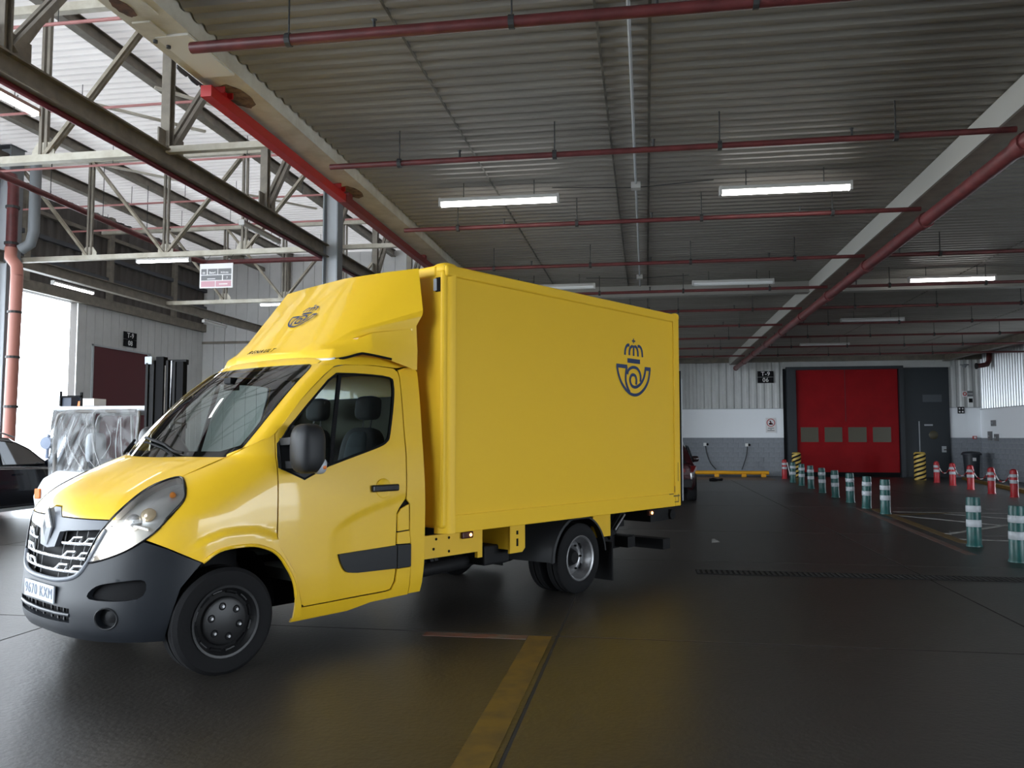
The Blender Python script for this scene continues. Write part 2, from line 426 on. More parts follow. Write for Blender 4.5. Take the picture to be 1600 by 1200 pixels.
# ---- left back wall: tall panels
wbl = struct('wall_back_left', MB().box(XL, .3, YBL+.05, YBL+.3, 0, ROOF), WALLP)
x = XL; pn = obj('panel', MB().box(0, .485, -.04, .02, 0, 5.55), WALLP, wbl); pn.location = (x+.01, YBL, 0)
pu = obj('panel', MB().box(0, .485, -.04, .02, 5.62, ROOF), WALLP, wbl); pu.location = (x+.01, YBL, 0)
while x < .0:
    x += .5
    if x+.5 > .3: break
    inst(pn, wbl, (x+.01, YBL, 0)); inst(pu, wbl, (x+.01, YBL, 0))
obj('rail', MB().box(XL, .3, YBL-.10, YBL-.02, 5.54, 5.64), STEELB, wbl)
obj('post', MB().box(-15.05, -14.75, YBL-.25, YBL-.03, 0, ROOF), STEELB, wbl)
struct('wall_step', MB().box(.2, .32, YBL, YB+.2, 0, 5.0), WALLP)
# ---- left wall: opening, panels, dark upper part
wl = struct('wall_left', MB().box(XL-.3, XL-.06, OPEN_Y, YBL+.3, 0, OPEN_Z).box(XL-.3, XL-.06, YF, YBL+.3, OPEN_Z, ROOF+.12), WALLD)
y = OPEN_Y; pl = None
while y < YBL-.1:
    b = min(y+.44, YBL)
    for (z0, z1) in ([(0, OPEN_Z)] if not (y > 25.3 and b < 28.85) else [(4.76, OPEN_Z)]):
        obj('panel', MB().box(XL-.06, XL-.01, y+.008, b-.008, z0, z1), WALLP, wl)
    y += .44
obj('upper_sheet', corrugated(YF, YBL, .45, .06, lambda q, d, t: (XL+d, q, t), 6.35, ROOF), WALLD, wl, recalc=False)
for z_, h_ in ((6.05, .32), (7.0, .14), (7.75, .14), (8.5, .12)): obj('girt', MB().box(XL, XL+.16, YF, YBL, z_, z_+h_), mat('girt_blue', (.06, .065, .075), .6) if h_ == .14 else STEELB, wl)
for y_ in (22.0, 26.0, 30.0): obj('stud', MB().box(XL, XL+.2, y_, y_+.22, 6.3, ROOF), STEELB, wl)
d3 = struct('door_3', MB().box(XL-.08, XL-.02, 25.53, 28.75, 0, 4.70), DOORD)
for y0_, y1_, z0_, z1_ in ((25.45, 25.53, 0, 4.76), (28.75, 28.83, 0, 4.76), (25.45, 28.83, 4.70, 4.76)): obj('frame', MB().box(XL-.06, XL+.03, y0_, y1_, z0_, z1_), STEELL, d3)
# front wall behind the camera (canopy side only)
struct('wall_front', MB().box(FXO, XR+.3, YF-.3, YF, 0, 5.0), WALLC)

# ================================================================== STEELWORK
ORD = ['nearest', 'second', 'third', 'fourth', 'fifth', 'sixth', 'seventh', 'eighth', 'ninth', 'tenth', 'eleventh', 'twelfth']
# edge beam of the low canopy
eb = thing('edge_beam', 'cream steel edge beam of the low canopy above the truck, rust stained', 'beam', (-3.65, 0, 4.68))
obj('bottom_flange', MB().box(-.2, .19, YF, YBL, 0, .02), STEELC, eb)
obj('web', MB().box(.16, .19, YF, YBL, .02, .24), STEELC, eb)
obj('inner_web', MB().box(-.16, -.13, YF, YBL, .02, .4), STEELC, eb)
obj('splice_plate', MB().box(-.10, .18, 5.72, 6.45, -.018, 0), mat('splice_cream', (.62, .60, .55), .5), eb)
obj('side_plate', MB().box(-.15, -.0, 5.5, 5.8, -.014, 0), STEELC, eb)
pl_ = obj('splice_plate', MB().box(-.10, .12, 4.7, 5.42, -.012, 0), STEELC, eb)
rust_m = MB().prism([(-.07+.06*math.cos(2*PI*k/20)*(1+.08*math.sin(3*k)), 5.28+.13*math.sin(2*PI*k/20)*(1+.08*math.cos(2*k))) for k in range(20)], -.016, -.012, 'z')
obj('rust_patch', rust_m, RUST, eb)
for k, y_ in enumerate((5.76, 5.86)): obj('bolt', MB().lathe([(0, -.02), (.018, -.02), (.018, 0)], 8, 'z', (-.12+.05*k, y_, -.018)), ROD, eb)
for y_ in (6.75, 9.75):
    pts = [(-.03+.12*math.cos(2*PI*k/24)*(1+.08*math.sin(3*k)), y_+.15+.26*math.sin(2*PI*k/24)*(1+.06*math.cos(2*k))) for k in range(24)]
    obj('rust_patch', MB().prism(pts, -.003, -.001, 'z'), mat('rust_light', (.20, .13, .075), .8, col2=(.06, .03, .018), nscale=12), eb)
# scalloped closing strip along the edge beam, letting slits of light through
mbs = MB(); yy = 6.2
while yy < 22:
    mbs.prism([(yy, 4.675), (yy, 4.645), (yy+.05, 4.63), (yy+.14, 4.63), (yy+.18, 4.66), (yy+.18, 4.675)], -3.86, -3.85, 'x'); yy += .18
cs = obj('closing_strip', mbs, mat('strip_dark', (.05, .05, .055), .6)); tag(cs, 'scalloped dark sheet strip letting slits of light through above the red beam', 'strip')
# red hanging beam in two lengths
rbm = thing('red_beam', 'bright red steel beam hung below the cream edge beam', 'beam', (-3.76, 0, 4.57))
obj('top_flange', MB().box(-.05, .05, 6.52, 9.78, .04, .05), REDB, rbm); obj('bottom_flange', MB().box(-.05, .05, 6.52, 9.78, -.05, -.04), REDB, rbm)
obj('web', MB().box(-.048, -.03, 6.52, 9.78, -.041, .041), REDB, rbm); obj('web_plate', MB().box(.03, .048, 6.52, 9.78, -.041, .041), REDB, rbm); obj('end_plate', MB().box(-.05, .05, 6.5, 6.52, -.05, .05), REDB, rbm)
for y_ in (6.75, 9.6): obj('hanger', MB().ibeam((.02, y_, .05), (.02, y_, .11), .12, .16, .015), REDB, rbm)
rbd = thing('red_beam', 'dull dark red steel beam continuing behind the bright red one', 'beam', (-3.76, 0, 4.57))
obj('body', MB().box(-.05, .05, 9.8, 24, -.05, .05), REDBD, rbd)
for y_ in (9.95, 13.6, 18): obj('hanger', MB().box(-.03, .05, y_-.06, y_+.06, .05, .11), REDBD, rbd)
# right beam and its red pipe
rb = thing('ceiling_beam', 'pale steel beam running along the dark ceiling beside the thick red pipe', 'beam', (3.36, 0, 4.52))
obj('side_face', MB().box(0, .03, YF, YB-.3, 0, .27), mat('grey_cream', (.34, .33, .30), .55), rb); obj('underside', MB().box(.03, .34, YF, YB-.3, 0, .02), STEELB, rb); obj('far_face', MB().box(.31, .34, YF, YB-.3, .02, .25), STEELB, rb)
rp = thing('main_pipe', 'thick red water main running along the ceiling towards the red door', 'pipe', (3.60, 0, 4.36))
obj('pipe', MB().tube([(0, YF, 0), (0, YB-.5, 0)], .085, 12), PIPER, rp, smooth=40)
for k in range(11):
    y_ = 5.57+2.87*k
    obj('coupling', MB().tube([(0, y_-.09, 0), (0, y_+.09, 0)], .105, 12), PIPER, rp, smooth=40)
    obj('hanger_rod', MB().tube([(0, y_+1.3, .08), (0, y_+1.3, .18)], .012, 6), ROD, rp)
rbm2 = thing('ceiling_beam', 'pale crosswise ceiling beam over the gap behind the truck box', 'beam', (0, 17.75, 4.55))
obj('web', MB().box(XE+.05, 3.4, -.02, .02, .02, .25), mat('grey_cream', (.34, .33, .30), .55), rbm2); obj('bottom_flange', MB().box(XE+.05, 3.4, -.12, .12, 0, .02), mat('grey_cream', (.34, .33, .30), .55), rbm2)
rb3 = thing('ceiling_beam', 'dark crosswise ceiling beam right of the thick red pipe', 'beam', (0, 17.75, 4.55))
obj('web', MB().box(3.8, XR-.05, -.02, .02, .02, .25), mat('grey_cream', (.34, .33, .30), .55), rb3); obj('bottom_flange', MB().box(3.8, XR-.05, -.12, .12, 0, .02), mat('grey_cream', (.34, .33, .30), .55), rb3)
rb4 = thing('ceiling_beam', 'dark ceiling beam meeting the right wall near the corner', 'beam', (11.6, 0, 4.55))
obj('web', MB().box(-.02, .02, 18, YB-.35, .02, .25), STEELB, rb4); obj('bottom_flange', MB().box(-.12, .12, 18, YB-.35, 0, .02), STEELB, rb4)
# transverse sprinkler pipes
for k in range(10):
    y_ = 5.52+2.75*k if k < 5 else 5.52+2.73*k
    t = thing('sprinkler_pipe', f'thin red sprinkler pipe crossing under the corrugated ceiling, {ORD[k]} from the camera', 'pipe', (0, y_, 4.45), group='crosswise sprinkler pipes')
    obj('pipe', MB().tube([(-3.32, 0, 0), (3.47, 0, 0)], .030 if k else .042, 10), PIPER, t, smooth=40)
    if k > 2: obj('pipe', MB().tube([(3.74, 0, 0), (XR-.2, 0, 0)], .030, 10), PIPER, t, smooth=40)
    xs = [-2.55, -.9, .75, 2.4] + ([] if k < 3 else [4.6, 6.3, 8, 9.7])
    for x_ in xs:
        h = obj('hanger', MB().tube([(x_, 0, 0), (x_, 0, .35)], .007, 6), ROD, t)
        obj('clamp', MB().tube([(x_-.02, 0, 0), (x_+.02, 0, 0)], .05, 10), ROD, h)
    for x_ in [-1.9, .1, 2.0, 4.0][:3 if k < 3 else 4]: obj('sprinkler_head', MB().tube([(x_, 0, .03), (x_, 0, .085), (x_, 0, .1)], [.012, .012, .022], 8), ROD, t)
# conduit and junction boxes
cd = thing('conduit', 'thin grey conduit with junction boxes running along the ceiling', 'conduit', (-.1, 0, DECK-.03))
obj('pipe', MB().tube([(0, YF, 0), (0, 17.6, 0)], .014, 8), STEELL, cd, smooth=40)
for y_ in (10.45, 16.5):
    j = obj('junction_box', MB().box(-.06, .06, y_-.06, y_+.06, -.06, .02), HOUS, cd)
    obj('cable', MB().tube([(-1.05, y_-.2, -.05), (0, y_, -.04), (.95, y_-.2, -.05)], .006, 6), ROD, j)
# tube lamps
def tube_lamp(label, p, d, L, lit, drop=0.0, group=None):
    p = Vector(p); d = Vector(d).normalized()
    t = thing('tube_lamp', label, 'lamp', p, math.atan2(d.y, d.x), group)
    obj('housing', MB().box(-L/2, L/2, -.055, .055, .02, .07), HOUS, t, bevel=.01)
    mb = MB(); prof = [(math.cos(a)*.05, -math.sin(a)*.055+.02) for a in [PI*i/8 for i in range(9)]]
    mb.prism(prof, -L/2+.01, L/2-.01, 'x'); obj('diffuser', mb, TUBEM if lit else TUBEO, t, smooth=50)
    for s in (-1, 1):
        obj('end_cap', MB().box(s*L/2-.015, s*L/2+.015, -.055, .055, -.035, .072), HOUS, t)
        if drop: obj('bracket', MB().tube([(s*L*.3, 0, .07), (s*L*.3, 0, .07+drop)], .006, 6), ROD, t)
    return t
for lab, x_, y_, lit in (('lit tube lamp on the ceiling above the front of the truck box', -1.83, 10.2, 1), ('lit tube lamp on the ceiling right of the conduit junction box, brightest of the ceiling', 1.69, 10.25, 1),
        ('unlit tube lamp on the ceiling above the rear corner of the truck box', 1.69, 16.4, 0), ('unlit tube lamp showing just over the roof edge of the truck box', -1.75, 16.35, 0),
        ('lit tube lamp on the dark ceiling right of the thick red pipe', 5.75, 16.65, 1), ('unlit tube lamp on the dark ceiling over the red door', 5.75, 22.25, 0),
        ('unlit tube lamp deep in the ceiling, in line with the red door', 5.75, 28.0, 0)):
    tube_lamp(lab, (x_, y_, 4.55), (1, .01, 0), 1.52, lit, .2, 'ceiling tube lamps')

# ---- hall trusses
NX = [-7.6, -9.7, -11.8, -13.9, -16.0]
ZB, ZT = 6.1, 8.62
def dbl(mb, a, b, w=.05, gap=.05, ax=(0, 1, 0)):
    q = Vector(ax)*(gap/2+w/2)
    mb.bar(Vector(a)+q, Vector(b)+q, w, w*1.3); mb.bar(Vector(a)-q, Vector(b)-q, w, w*1.3); return mb
def truss(Y, label, n0=0):
    t = thing('roof_truss', label, 'truss', (0, Y, 0), group='cross trusses of the left hall')
    obj('bottom_chord', MB().bar((-16, 0, ZB), (-7.5, 0, ZB), .14, .12), STEELC, t)
    obj('top_chord', MB().bar((-18.5, 0, ZT), (-4.0, 0, ZT), .14, .14), STEELC, t)
    dm = STEELB
    for x_ in NX[1:4]: obj('vertical', dbl(MB(), (x_, 0, ZB), (x_, 0, ZT), ax=(1, 0, 0)), dm, t)
    for a, b in ((-16.0, -13.9), (-13.9, -11.8), (-9.7, -11.8), (-7.6, -9.7)): obj('diagonal', dbl(MB(), (a, 0, ZT), (b, 0, ZB), .045, .04), TANS, t)
    for x_ in NX[1:4]: obj('gusset', MB().prism([(x_-.2, ZB+.05), (x_+.2, ZB+.05), (x_+.2, ZB+.14), (x_+.1, ZB+.28), (x_-.1, ZB+.28), (x_-.2, ZB+.14)], -.012, .012, 'y'), STEELC, t)
    obj('chord_extension', MB().bar((-7.5, 0, ZB+.02), (-4.2, 0, ZB+.02), .12, .1), STEELC, t)
    obj('vertical', dbl(MB(), (-5.6, 0, ZB), (-5.6, 0, ZT), ax=(1, 0, 0)), dm, t); obj('diagonal', dbl(MB(), (-7.6, 0, ZT), (-5.6, 0, ZB), .045, .04), STEELC, t)
truss(11.85, 'nearest cross truss of the hall roof at upper left, with cream chords')
truss(18.7, 'middle cross truss carrying the hanging white sign and a tube lamp')
truss(25.54, 'farthest cross truss of the hall, behind the hanging white sign')
# longitudinal truss on the column line
lt = thing('long_truss', 'long brown girder truss running from upper left towards the grey column', 'truss', (-7.5, 0, 0))
obj('bottom_chord', MB().ibeam((0, YF, 5.98), (0, YBL-.1, 5.98), .2, .30, .025), STEELB, lt)
obj('top_chord', MB().bar((0, YF, ZT+.05), (0, YBL-.1, ZT+.05), .2, .16), STEELB, lt)
obj('red_pipe', MB().tube([(-.05, YF, 5.80), (-.05, 24, 5.80)], .04, 8), mat('wine_pipe', (.16, .012, .03), .5), lt)
for k in range(-2, 7):
    y_ = 8.43+3.42*k
    obj('vertical', MB().ibeam((0, y_, 6.1), (0, y_, ZT), .15, .14, .018), STEELB, lt)
    obj('diagonal', dbl(MB(), (0, y_+.1, 6.2), (0, y_+1.9, ZT), .07, .05, (1, 0, 0)), STEELB, lt)
    obj('gusset', MB().box(-.012, .012, y_-.25, y_+.45, 6.1, 6.42), STEELB, lt)
lt2 = thing('long_girder', 'dark girder along the far column line above the bright opening', 'beam', (-16.0, 0, 0))
obj('bottom_chord', MB().ibeam((0, 10, 6.1), (0, YBL-.1, 6.1), .2, .30, .025), STEELB, lt2); obj('top_chord', MB().bar((0, 0, ZT+.05), (0, YBL-.1, ZT+.05), .2, .16), STEELB, lt2)
# roof purlins (run along depth)
for k, (x_, w_) in enumerate(((-5.6, .18), (-10.25, .2), (-14.7, .2), (-16.9, .26))):
    p = thing('roof_purlin', 'brown purlin under the white roof, ' + ['rightmost and partly behind the edge beam', 'second from the edge beam', 'third from the edge beam', 'leftmost beside the dark wall'][k], 'purlin', (x_, 0, 9.02), group='roof purlins')
    obj('web', MB().box(-.02, .02, YF, YBL-.05, .015, .27), STEELB, p); obj('bottom_flange', MB().box(-w_/2, w_/2, YF, YBL-.05, 0, .02), STEELB, p); obj('top_flange', MB().box(-w_/2, w_/2, YF, YBL-.05, .255, .272), STEELB, p)
# horizontal bracing
for k, (a, b) in enumerate((((-10.3, 8.7, 8.95), (-7.6, 12.2, 8.75)), ((-14.6, 13.0, 8.95), (-10.4, 18.0, 8.9)), ((-10.2, 15.6, 8.95), (-7.6, 18.4, 8.75)), ((-14.6, 19.8, 8.95), (-10.4, 24.8, 8.9)))):
    o = obj('roof_brace', MB().bar(a, b, .09, .05), STEELC); tag(o, 'diagonal brace rod under the white roof, ' + ['nearest at upper left', 'on the left above the nearest truss chord', 'beside the red beam end', 'farthest, beyond the middle truss'][k], 'brace', 'roof braces')
# hall sprinkler pipes
for k, y_ in enumerate((11.2, 14.3, 17.4, 20.5, 23.0, 26.4)):
    t = thing('hall_pipe', f'thin pale red pipe under the white hall roof, {ORD[k]} from the camera', 'pipe', (0, y_, 8.0), group='hall roof pipes')
    obj('pipe', MB().tube([(-17.8, 0, 0), (-4.3, 0, 0)], .028, 8), mat('pale_red_pipe', (.42, .17, .16), .5), t, smooth=40)
    for x_ in (-16.5, -14, -12.4, -10.9, -9, -6.5): obj('hanger', MB().tube([(x_, 0, 0), (x_, 0, .5)], .008, 5), ROD, t)
# red pipe sloping along the far column row
o = thing('branch_pipe', 'dark red pipe running down the hall left of the middle truss', 'pipe')
obj('pipe', MB().tube([(-14.5, 14, 7.6), (-14.5, 24.5, 7.35), (-14.2, 24.9, 7.3), (-9.5, 24.9, 7.3)], .08, 10), PIPER, o, smooth=50)
for y_ in (16, 18, 20, 22): obj('hanger', MB().tube([(-14.5, y_, 7.5), (-14.5, y_, 9.0)], .01, 5), ROD, o)
# columns
def column(name, label, x_, y_, h, a, m1, m2):
    c = thing(name, label, 'column', (x_, y_, 0))
    for s in (-1, 1): obj('flange', MB().box(s*a/2-.015, s*a/2+.015, -a/2, a/2, .03, h), m1, c)
    obj('web', MB().box(-a/2+.01, a/2-.01, -.01, .012, .03, h), m2, c); obj('base_plate', MB().box(-a*.8, a*.8, -a*.8, a*.8, 0, .03), m1, c); obj('cap_plate', MB().box(-a*.6, a*.6, -a*.6, a*.6, h, h+.02), m1, c)
column('steel_column', 'grey steel column standing behind the truck fairing', -7.32, 18.7-.25, 8.5, .34, STEELG, STEELL)
column('steel_column', 'tall grey steel column at the left edge behind the dark car', -15.95, 18.3, 8.9, .46, STEELG, STEELL)
ds = thing('downpipe', 'red and salmon rainwater downpipe on the left steel column', 'pipe', (-15.30, 17.75, 0))
SALM = mat('salmon_pipe', (.42, .17, .13), .5)
obj('upper_pipe', MB().tube([(-.9, 0, 8.15), (-.3, 0, 8.05), (-.06, 0, 7.95), (-.02, 0, 7.7), (-.02, 0, 6.2)], .13, 12), PIPER, ds, smooth=50)
obj('offset_bend', MB().tube([(-.02, 0, 6.2), (-.02, 0, 5.95), (.15, 0, 5.75), (.17, 0, 5.5)], .14, 12), SALM, ds, smooth=50)
obj('lower_pipe', MB().tube([(.17, 0, 5.5), (.12, 0, 1.6), (.12, 0, .35)], .14, 12), SALM, ds, smooth=50)
obj('grey_pipe', MB().tube([(.5, .1, 8.3), (.5, .1, 6.6), (.42, .1, 6.3), (.2, .05, 6.15)], .13, 12), STEELG, ds, smooth=50)
for z_ in (7.2, 6.3, 4.6, 3.5, 2.3): obj('pipe_clamp', MB().tube([(.14 if z_ < 6 else -.02, 0, z_-.03), (.14 if z_ < 6 else -.02, 0, z_+.03)], .16, 12), ROD, ds)
obj('foot', MB().tube([(.12, 0, 0), (.12, 0, .36)], .2, 12), SALM, ds)
# hall lamps
tube_lamp('lit tube lamp hung along the long brown girder at upper left', (-7.70, 8.45, 5.70), (0, 1, 0), 1.6, 1, .05, 'hall tube lamps')
tube_lamp('unlit tube lamp under the brown girder near the grey column', (-7.66, 15.45, 5.68), (0, 1, 0), 1.6, 0, .085, 'hall tube lamps')
tube_lamp('lit tube lamp above the bright opening in the left wall', (-16.0, 20.9, 5.78), (0, 1, 0), 1.65, 1, .09, 'hall tube lamps')
tube_lamp('pale tube lamp under the chord left of the hanging white sign', (-11.8, 18.62, 5.93), (1, 0, 0), 1.4, 1, .04, 'hall tube lamps')
tube_lamp('small tube lamp under the far chord beside the truck fairing', (-11.9, 25.5, 5.95), (1, 0, 0), 1.4, 1, .04, 'hall tube lamps')
tube_lamp('unlit tube lamp on the far girder below the hanging white sign', (-15.9, 28.5, 5.78), (0, 1, 0), 1.6, 0, .09, 'hall tube lamps')
# hanging sign
sg = thing('hanging_sign', 'white information board with grey and pink fields hanging from the truss', 'sign', (-10.25, 18.4, 5.47))
obj('board', MB().box(-.43, .43, -.01, .01, -.30, .30), SIGNW, sg)
for x0_, x1_, z0_, z1_, m_ in ((-.39, -.25, .03, .17, SIGNG), (-.22, .03, .03, .17, SIGNG), (.05, .39, .03, .17, SIGNG), (-.39, .15, -.11, .01, SIGNG), (.18, .39, -.11, .01, SIGNG), (-.39, -.03, -.27, -.13, SIGNP), (-.01, .39, -.27, -.13, SIGNP)):
    obj('field', MB().box(x0_, x1_, -.014, -.009, z0_, z1_), m_, sg)
for s_, x_, z_, h_ in (('03', -.32, .07, .07), ('Bangé', -.095, .075, .07), ('N Items', .22, .075, .06), ('7', .285, -.06, .07)):
    place(obj('lettering', text_mesh(s_, h_, .001, .002), SIGNW, sg), (x_, -.017, z_), (1, 0, 0), (0, 0, 1))
obj('text_line', MB().box(-.23, -.02, -.016, -.012, -.085, -.065), SIGNW, sg); obj('text_line', MB().box(.08, .3, -.016, -.012, -.22, -.195), SIGNW, sg)
for x_ in (-.3, .3): obj('wire', MB().tube([(x_, 0, .3), (x_, .3, .63)], .005, 5), ROD, sg)

# ---- numbered plates and signs on walls
def plate_pair(label, loc, xd, a, b, w, h):
    t = thing('gate_sign', label, 'sign', loc)
    xd = Vector(xd)
    for k, s_ in enumerate((a, b)):
        pm = obj('plate', MB().box(-w/2, w/2, -.012, .012, -h/4+.006, h/4-.006), BLACK, t)
        yd = Vector((0, 0, 1)); zc = h/4*(1 if k == 0 else -1)
        pm.location = (0, 0, zc); pm.rotation_euler = (0, 0, math.atan2(xd.y, xd.x))
        n = xd.cross(yd)
        place(obj('lettering', text_mesh(s_, h*.46, .002, .003, space=1.1), WHITE, pm), (0, -.016, 0), (1, 0, 0), (0, 0, 1))
plate_pair('black gate plates reading T-9 and 06 left of the red door', (4.82, YB-.09, 4.02), (1, 0, 0), 'T-9', '06', .63, .5)
plate_pair('black gate plates reading T-9 and 08 above the dark red door', (XL+.03, 27.5, 5.14), (0, 1, 0), 'T-9', '08', .76, .55)
ps = thing('prohibition_sign', 'white prohibition notice with red ring on the white wall band', 'sign', (5.0, YB-.05, 2.06))
obj('board', MB().box(-.2, .2, -.01, .01, -.30, .30), SIGNW, ps)
obj('ring', MB().lathe([(.135, -.014), (.165, -.014), (.165, -.008), (.135, -.008), (.135, -.014)], 28, 'y', (0, 0, .1)), SIGNR, ps)
obj('slash', MB().bar((-.1, -.013, .2), (.1, -.013, 0), .006, .035, (0, 1, 0)), SIGNR, ps)
obj('pictogram', MB().prism([(-.07, .02), (.08, .02), (.08, .07), (.02, .1), (.0, .18), (-.05, .19), (-.03, .1), (-.08, .08)], -.013, -.009, 'y'), BLACK, ps)
for w_, z_ in ((.12, -.12), (.03, -.17), (.14, -.22)): obj('text_line', MB().box(-w_, w_, -.013, -.009, z_-.014, z_+.014), SIGNG, ps)
def wall_box(name, label, cat, x_, y_, z_, w, h, d, m, extra=None, n=(0, -1, 0)):
    t = thing(name, label, cat, (x_, y_, z_), 0 if n[1] else PI/2*(-1))
    obj('body', MB().box(-w/2, w/2, -d, 0, -h/2, h/2), m, t, bevel=.008)
    if extra: extra(t)
    return t
wall_box('wall_socket', 'white charging socket on the grey block wall, nearer the truck', 'socket', 2.37, YB-.045, 1.28, .12, .13, .07, WHITE, lambda t: (obj('plug', MB().lathe([(0, -.02), (.05, -.02), (.05, .03), (0, .03)], 10, 'y', (.1, -.05, 0)), BLACK, t), obj('cable', MB().tube(crom([(.02, -.06, -.06), (.06, -.08, -.35), (.2, -.1, -.75), (.42, -.12, -1.02)], 6), .018, 6), CABLE, t)))
wall_box('wall_socket', 'white charging socket on the grey block wall, nearer the red door', 'socket', 4.03, YB-.045, 1.26, .12, .13, .07, WHITE, lambda t: (obj('plug', MB().lathe([(0, -.02), (.05, -.02), (.05, .03), (0, .03)], 10, 'y', (.1, -.05, 0)), BLACK, t), obj('cable', MB().tube(crom([(.02, -.06, -.06), (-.02, -.08, -.4), (-.14, -.1, -.8), (-.22, -.12, -1.0)], 6), .018, 6), CABLE, t)))
wall_box('alarm_panel', 'white and red alarm notice on the ribbed wall right of the dark door', 'sign', 12.36, YB-.06, 3.27, .18, .24, .02, SIGNW, lambda t: obj('ring', MB().lathe([(.045, -.03), (.075, -.03), (.075, -.02), (.045, -.02), (.045, -.03)], 16, 'y'), SIGNR, t))
wall_box('grey_notice', 'grey plate beside the red ring notice on the ribbed wall', 'sign', 12.56, YB-.06, 3.28, .2, .22, .02, SIGNG, lambda t: obj('stripe', MB().box(-.09, .09, -.024, -.018, -.02, .0), SIGNW, t))
wall_box('intercom', 'white intercom box with dark screen on the ribbed wall', 'box', 12.56, YB-.06, 2.95, .2, .42, .05, WHITE, lambda t: obj('screen', MB().box(-.07, .07, -.056, -.048, -.02, .14), BLACK, t))
sp = thing('small_plate', 'small black plate with white marks on the ledge right of the dark door', 'sign', (12.2, YB-.09, 2.63))
obj('plate', MB().box(-.12, .12, -.012, .012, -.13, .13), BLACK, sp)
for sx in (-1, 1):
    for sz in (-1, 1): obj('mark', MB().box(sx*.055-.03, sx*.055+.03, -.016, -.012, sz*.06-.03, sz*.06+.03), SIGNW, sp)
wall_box('call_point', 'small red call point on the white wall right of the dark door', 'alarm', 12.67, YB-.04, 1.56, .14, .12, .06, SIGNR, lambda t: obj('cover', MB().box(-.04, .04, -.075, -.058, -.035, .035), SIGNW, t))
for nm, yy, zz, w_, h_, lab in (('switch_box', 33.63, 2.1, .5, .22, 'grey switch box on the right white wall, highest'), ('switch_box', 33.98, 1.62, .45, .34, 'tall grey switch box on the right white wall, lower left'), ('switch_box', 33.40, 1.56, .45, .26, 'wide grey switch box on the right white wall, lower right')):
    wall_box(nm, lab, 'box', XR-.035, yy, zz, w_*.7, h_, .06, SIGNG, lambda t: obj('knob', MB().lathe([(0, -.03), (.03, -.03), (.03, 0)], 10, 'y', (0, -.06, 0)), STEELL, t), n=(-1, 0, 0))
# red elbow pipe and cctv at the top right corner
ep = thing('drain_elbow', 'dark red pipe elbow turning down from the ceiling at the right corner', 'pipe', (12.2, 33.2, 4.45))
obj('pipe', MB().tube([(.6, .3, .3), (.56, .25, 0), (.45, .15, -.15), (.2, 0, -.2), (.05, 0, -.22)], .09, 10), PIPER, ep, smooth=50); obj('flange', MB().tube([(.05, 0, -.22), (0, 0, -.222)], .12, 10), ROD, ep)
cc = thing('ceiling_camera', 'small grey dome camera hanging above the intercom box', 'camera', (12.25, YB-.45, 4.35))
obj('arm', MB().tube([(0, 0, .05), (0, 0, .28)], .015, 6), STEELL, cc); obj('dome', MB().lathe([(0, -.09), (.06, -.07), (.09, 0), (.16, .02), (.15, .05), (0, .06)], 18, 'z'), STEELG, cc, smooth=40)
# ================================================================== TRUCK  (local x forward, y to its left, z up; front axle at x=0)
TA = math.radians(31.8549)
FWD = Vector((-math.sin(TA), -math.cos(TA), 0))
truck = thing('delivery_truck', 'yellow box delivery truck with roof fairing and blue horn emblem', 'truck', (-3.5922, 5.6826, 0), math.atan2(FWD.y, FWD.x))
REF = (-.9, 0, 1.0)
TZ = [.20, .26, .34, .46, .60, .80, .95, 1.03, 1.09, 1.16, 1.24, 1.32, 1.38, 1.42]
TX = [.66, .74, .78, .79, .778, .757, .737, .721, .685, .615, .475, .31, .165, .05]
WZ = [.20, .28, .40, .60, .90, 1.10, 1.41, 1.58, 1.85, 2.10, 2.25]
WW = [.94, .985, 1.015, 1.025, 1.025, 1.02, .99, .965, .93, .885, .84]
def _cub(xs, ys, x):
    x = min(max(x, xs[0]), xs[-1]); i = 0
    while i < len(xs)-2 and x > xs[i+1]: i += 1
    h = xs[i+1]-xs[i]
    def sl(k):
        if k == 0: return (ys[1]-ys[0])/(xs[1]-xs[0])
        if k == len(xs)-1: return (ys[-1]-ys[-2])/(xs[-1]-xs[-2])
        a = (ys[k]-ys[k-1])/(xs[k]-xs[k-1]); b = (ys[k+1]-ys[k])/(xs[k+1]-xs[k])
        return 0 if a*b <= 0 else 2*a*b/(a+b)
    m0, m1 = sl(i), sl(i+1); t = (x-xs[i])/h
    return ys[i]*(1+2*t)*(1-t)**2+h*m0*t*(1-t)**2+ys[i+1]*t*t*(3-2*t)+h*m1*t*t*(t-1)
def xf(z): return _cub(TZ, TX, z)
def Wd(z): return _cub(WZ, WW, z)
def x0f(z): return -.2 if z < 1.05 else -.2-.35*min(1, (z-1.05)/.36)
def nn(z): return 2.7 if z < 1.0 else 2.7-.3*min(1, (z-1.0)/.4)
def FR(t, z, off=0.0):
    n = nn(z); th = min(abs(t), 1)*PI/2; s = 1 if t >= 0 else -1; c = max(math.cos(th), 0)
    p = np.array([x0f(z)+(xf(z)-x0f(z))*c**(2/n), s*Wd(z)*math.sin(th)**(2/n), z])
    if off:
        e = 2e-3
        a = FR(min(t+e, .9995), z)-FR(max(t-e, -.9995), z); b = FR(t, z+e)-FR(t, z-e)
        N = np.cross(a, b); p = p+N/(np.linalg.norm(N)+1e-12)*off
    return p
def Ys(x, z):
    a = x0f(z)
    if x <= a: return Wd(z)
    q = min((x-a)/(xf(min(z, 1.42))-a), .999); n = nn(z)
    return Wd(z)*(1-q**n)**(1/n)
def t_of(x, z):
    q = max(0, min((x-x0f(z))/(xf(z)-x0f(z)), 1)); return math.acos(q**(nn(z)/2))/(PI/2)
def SL(x, z, off=0.0): return (x, Ys(x, z)+off, z)
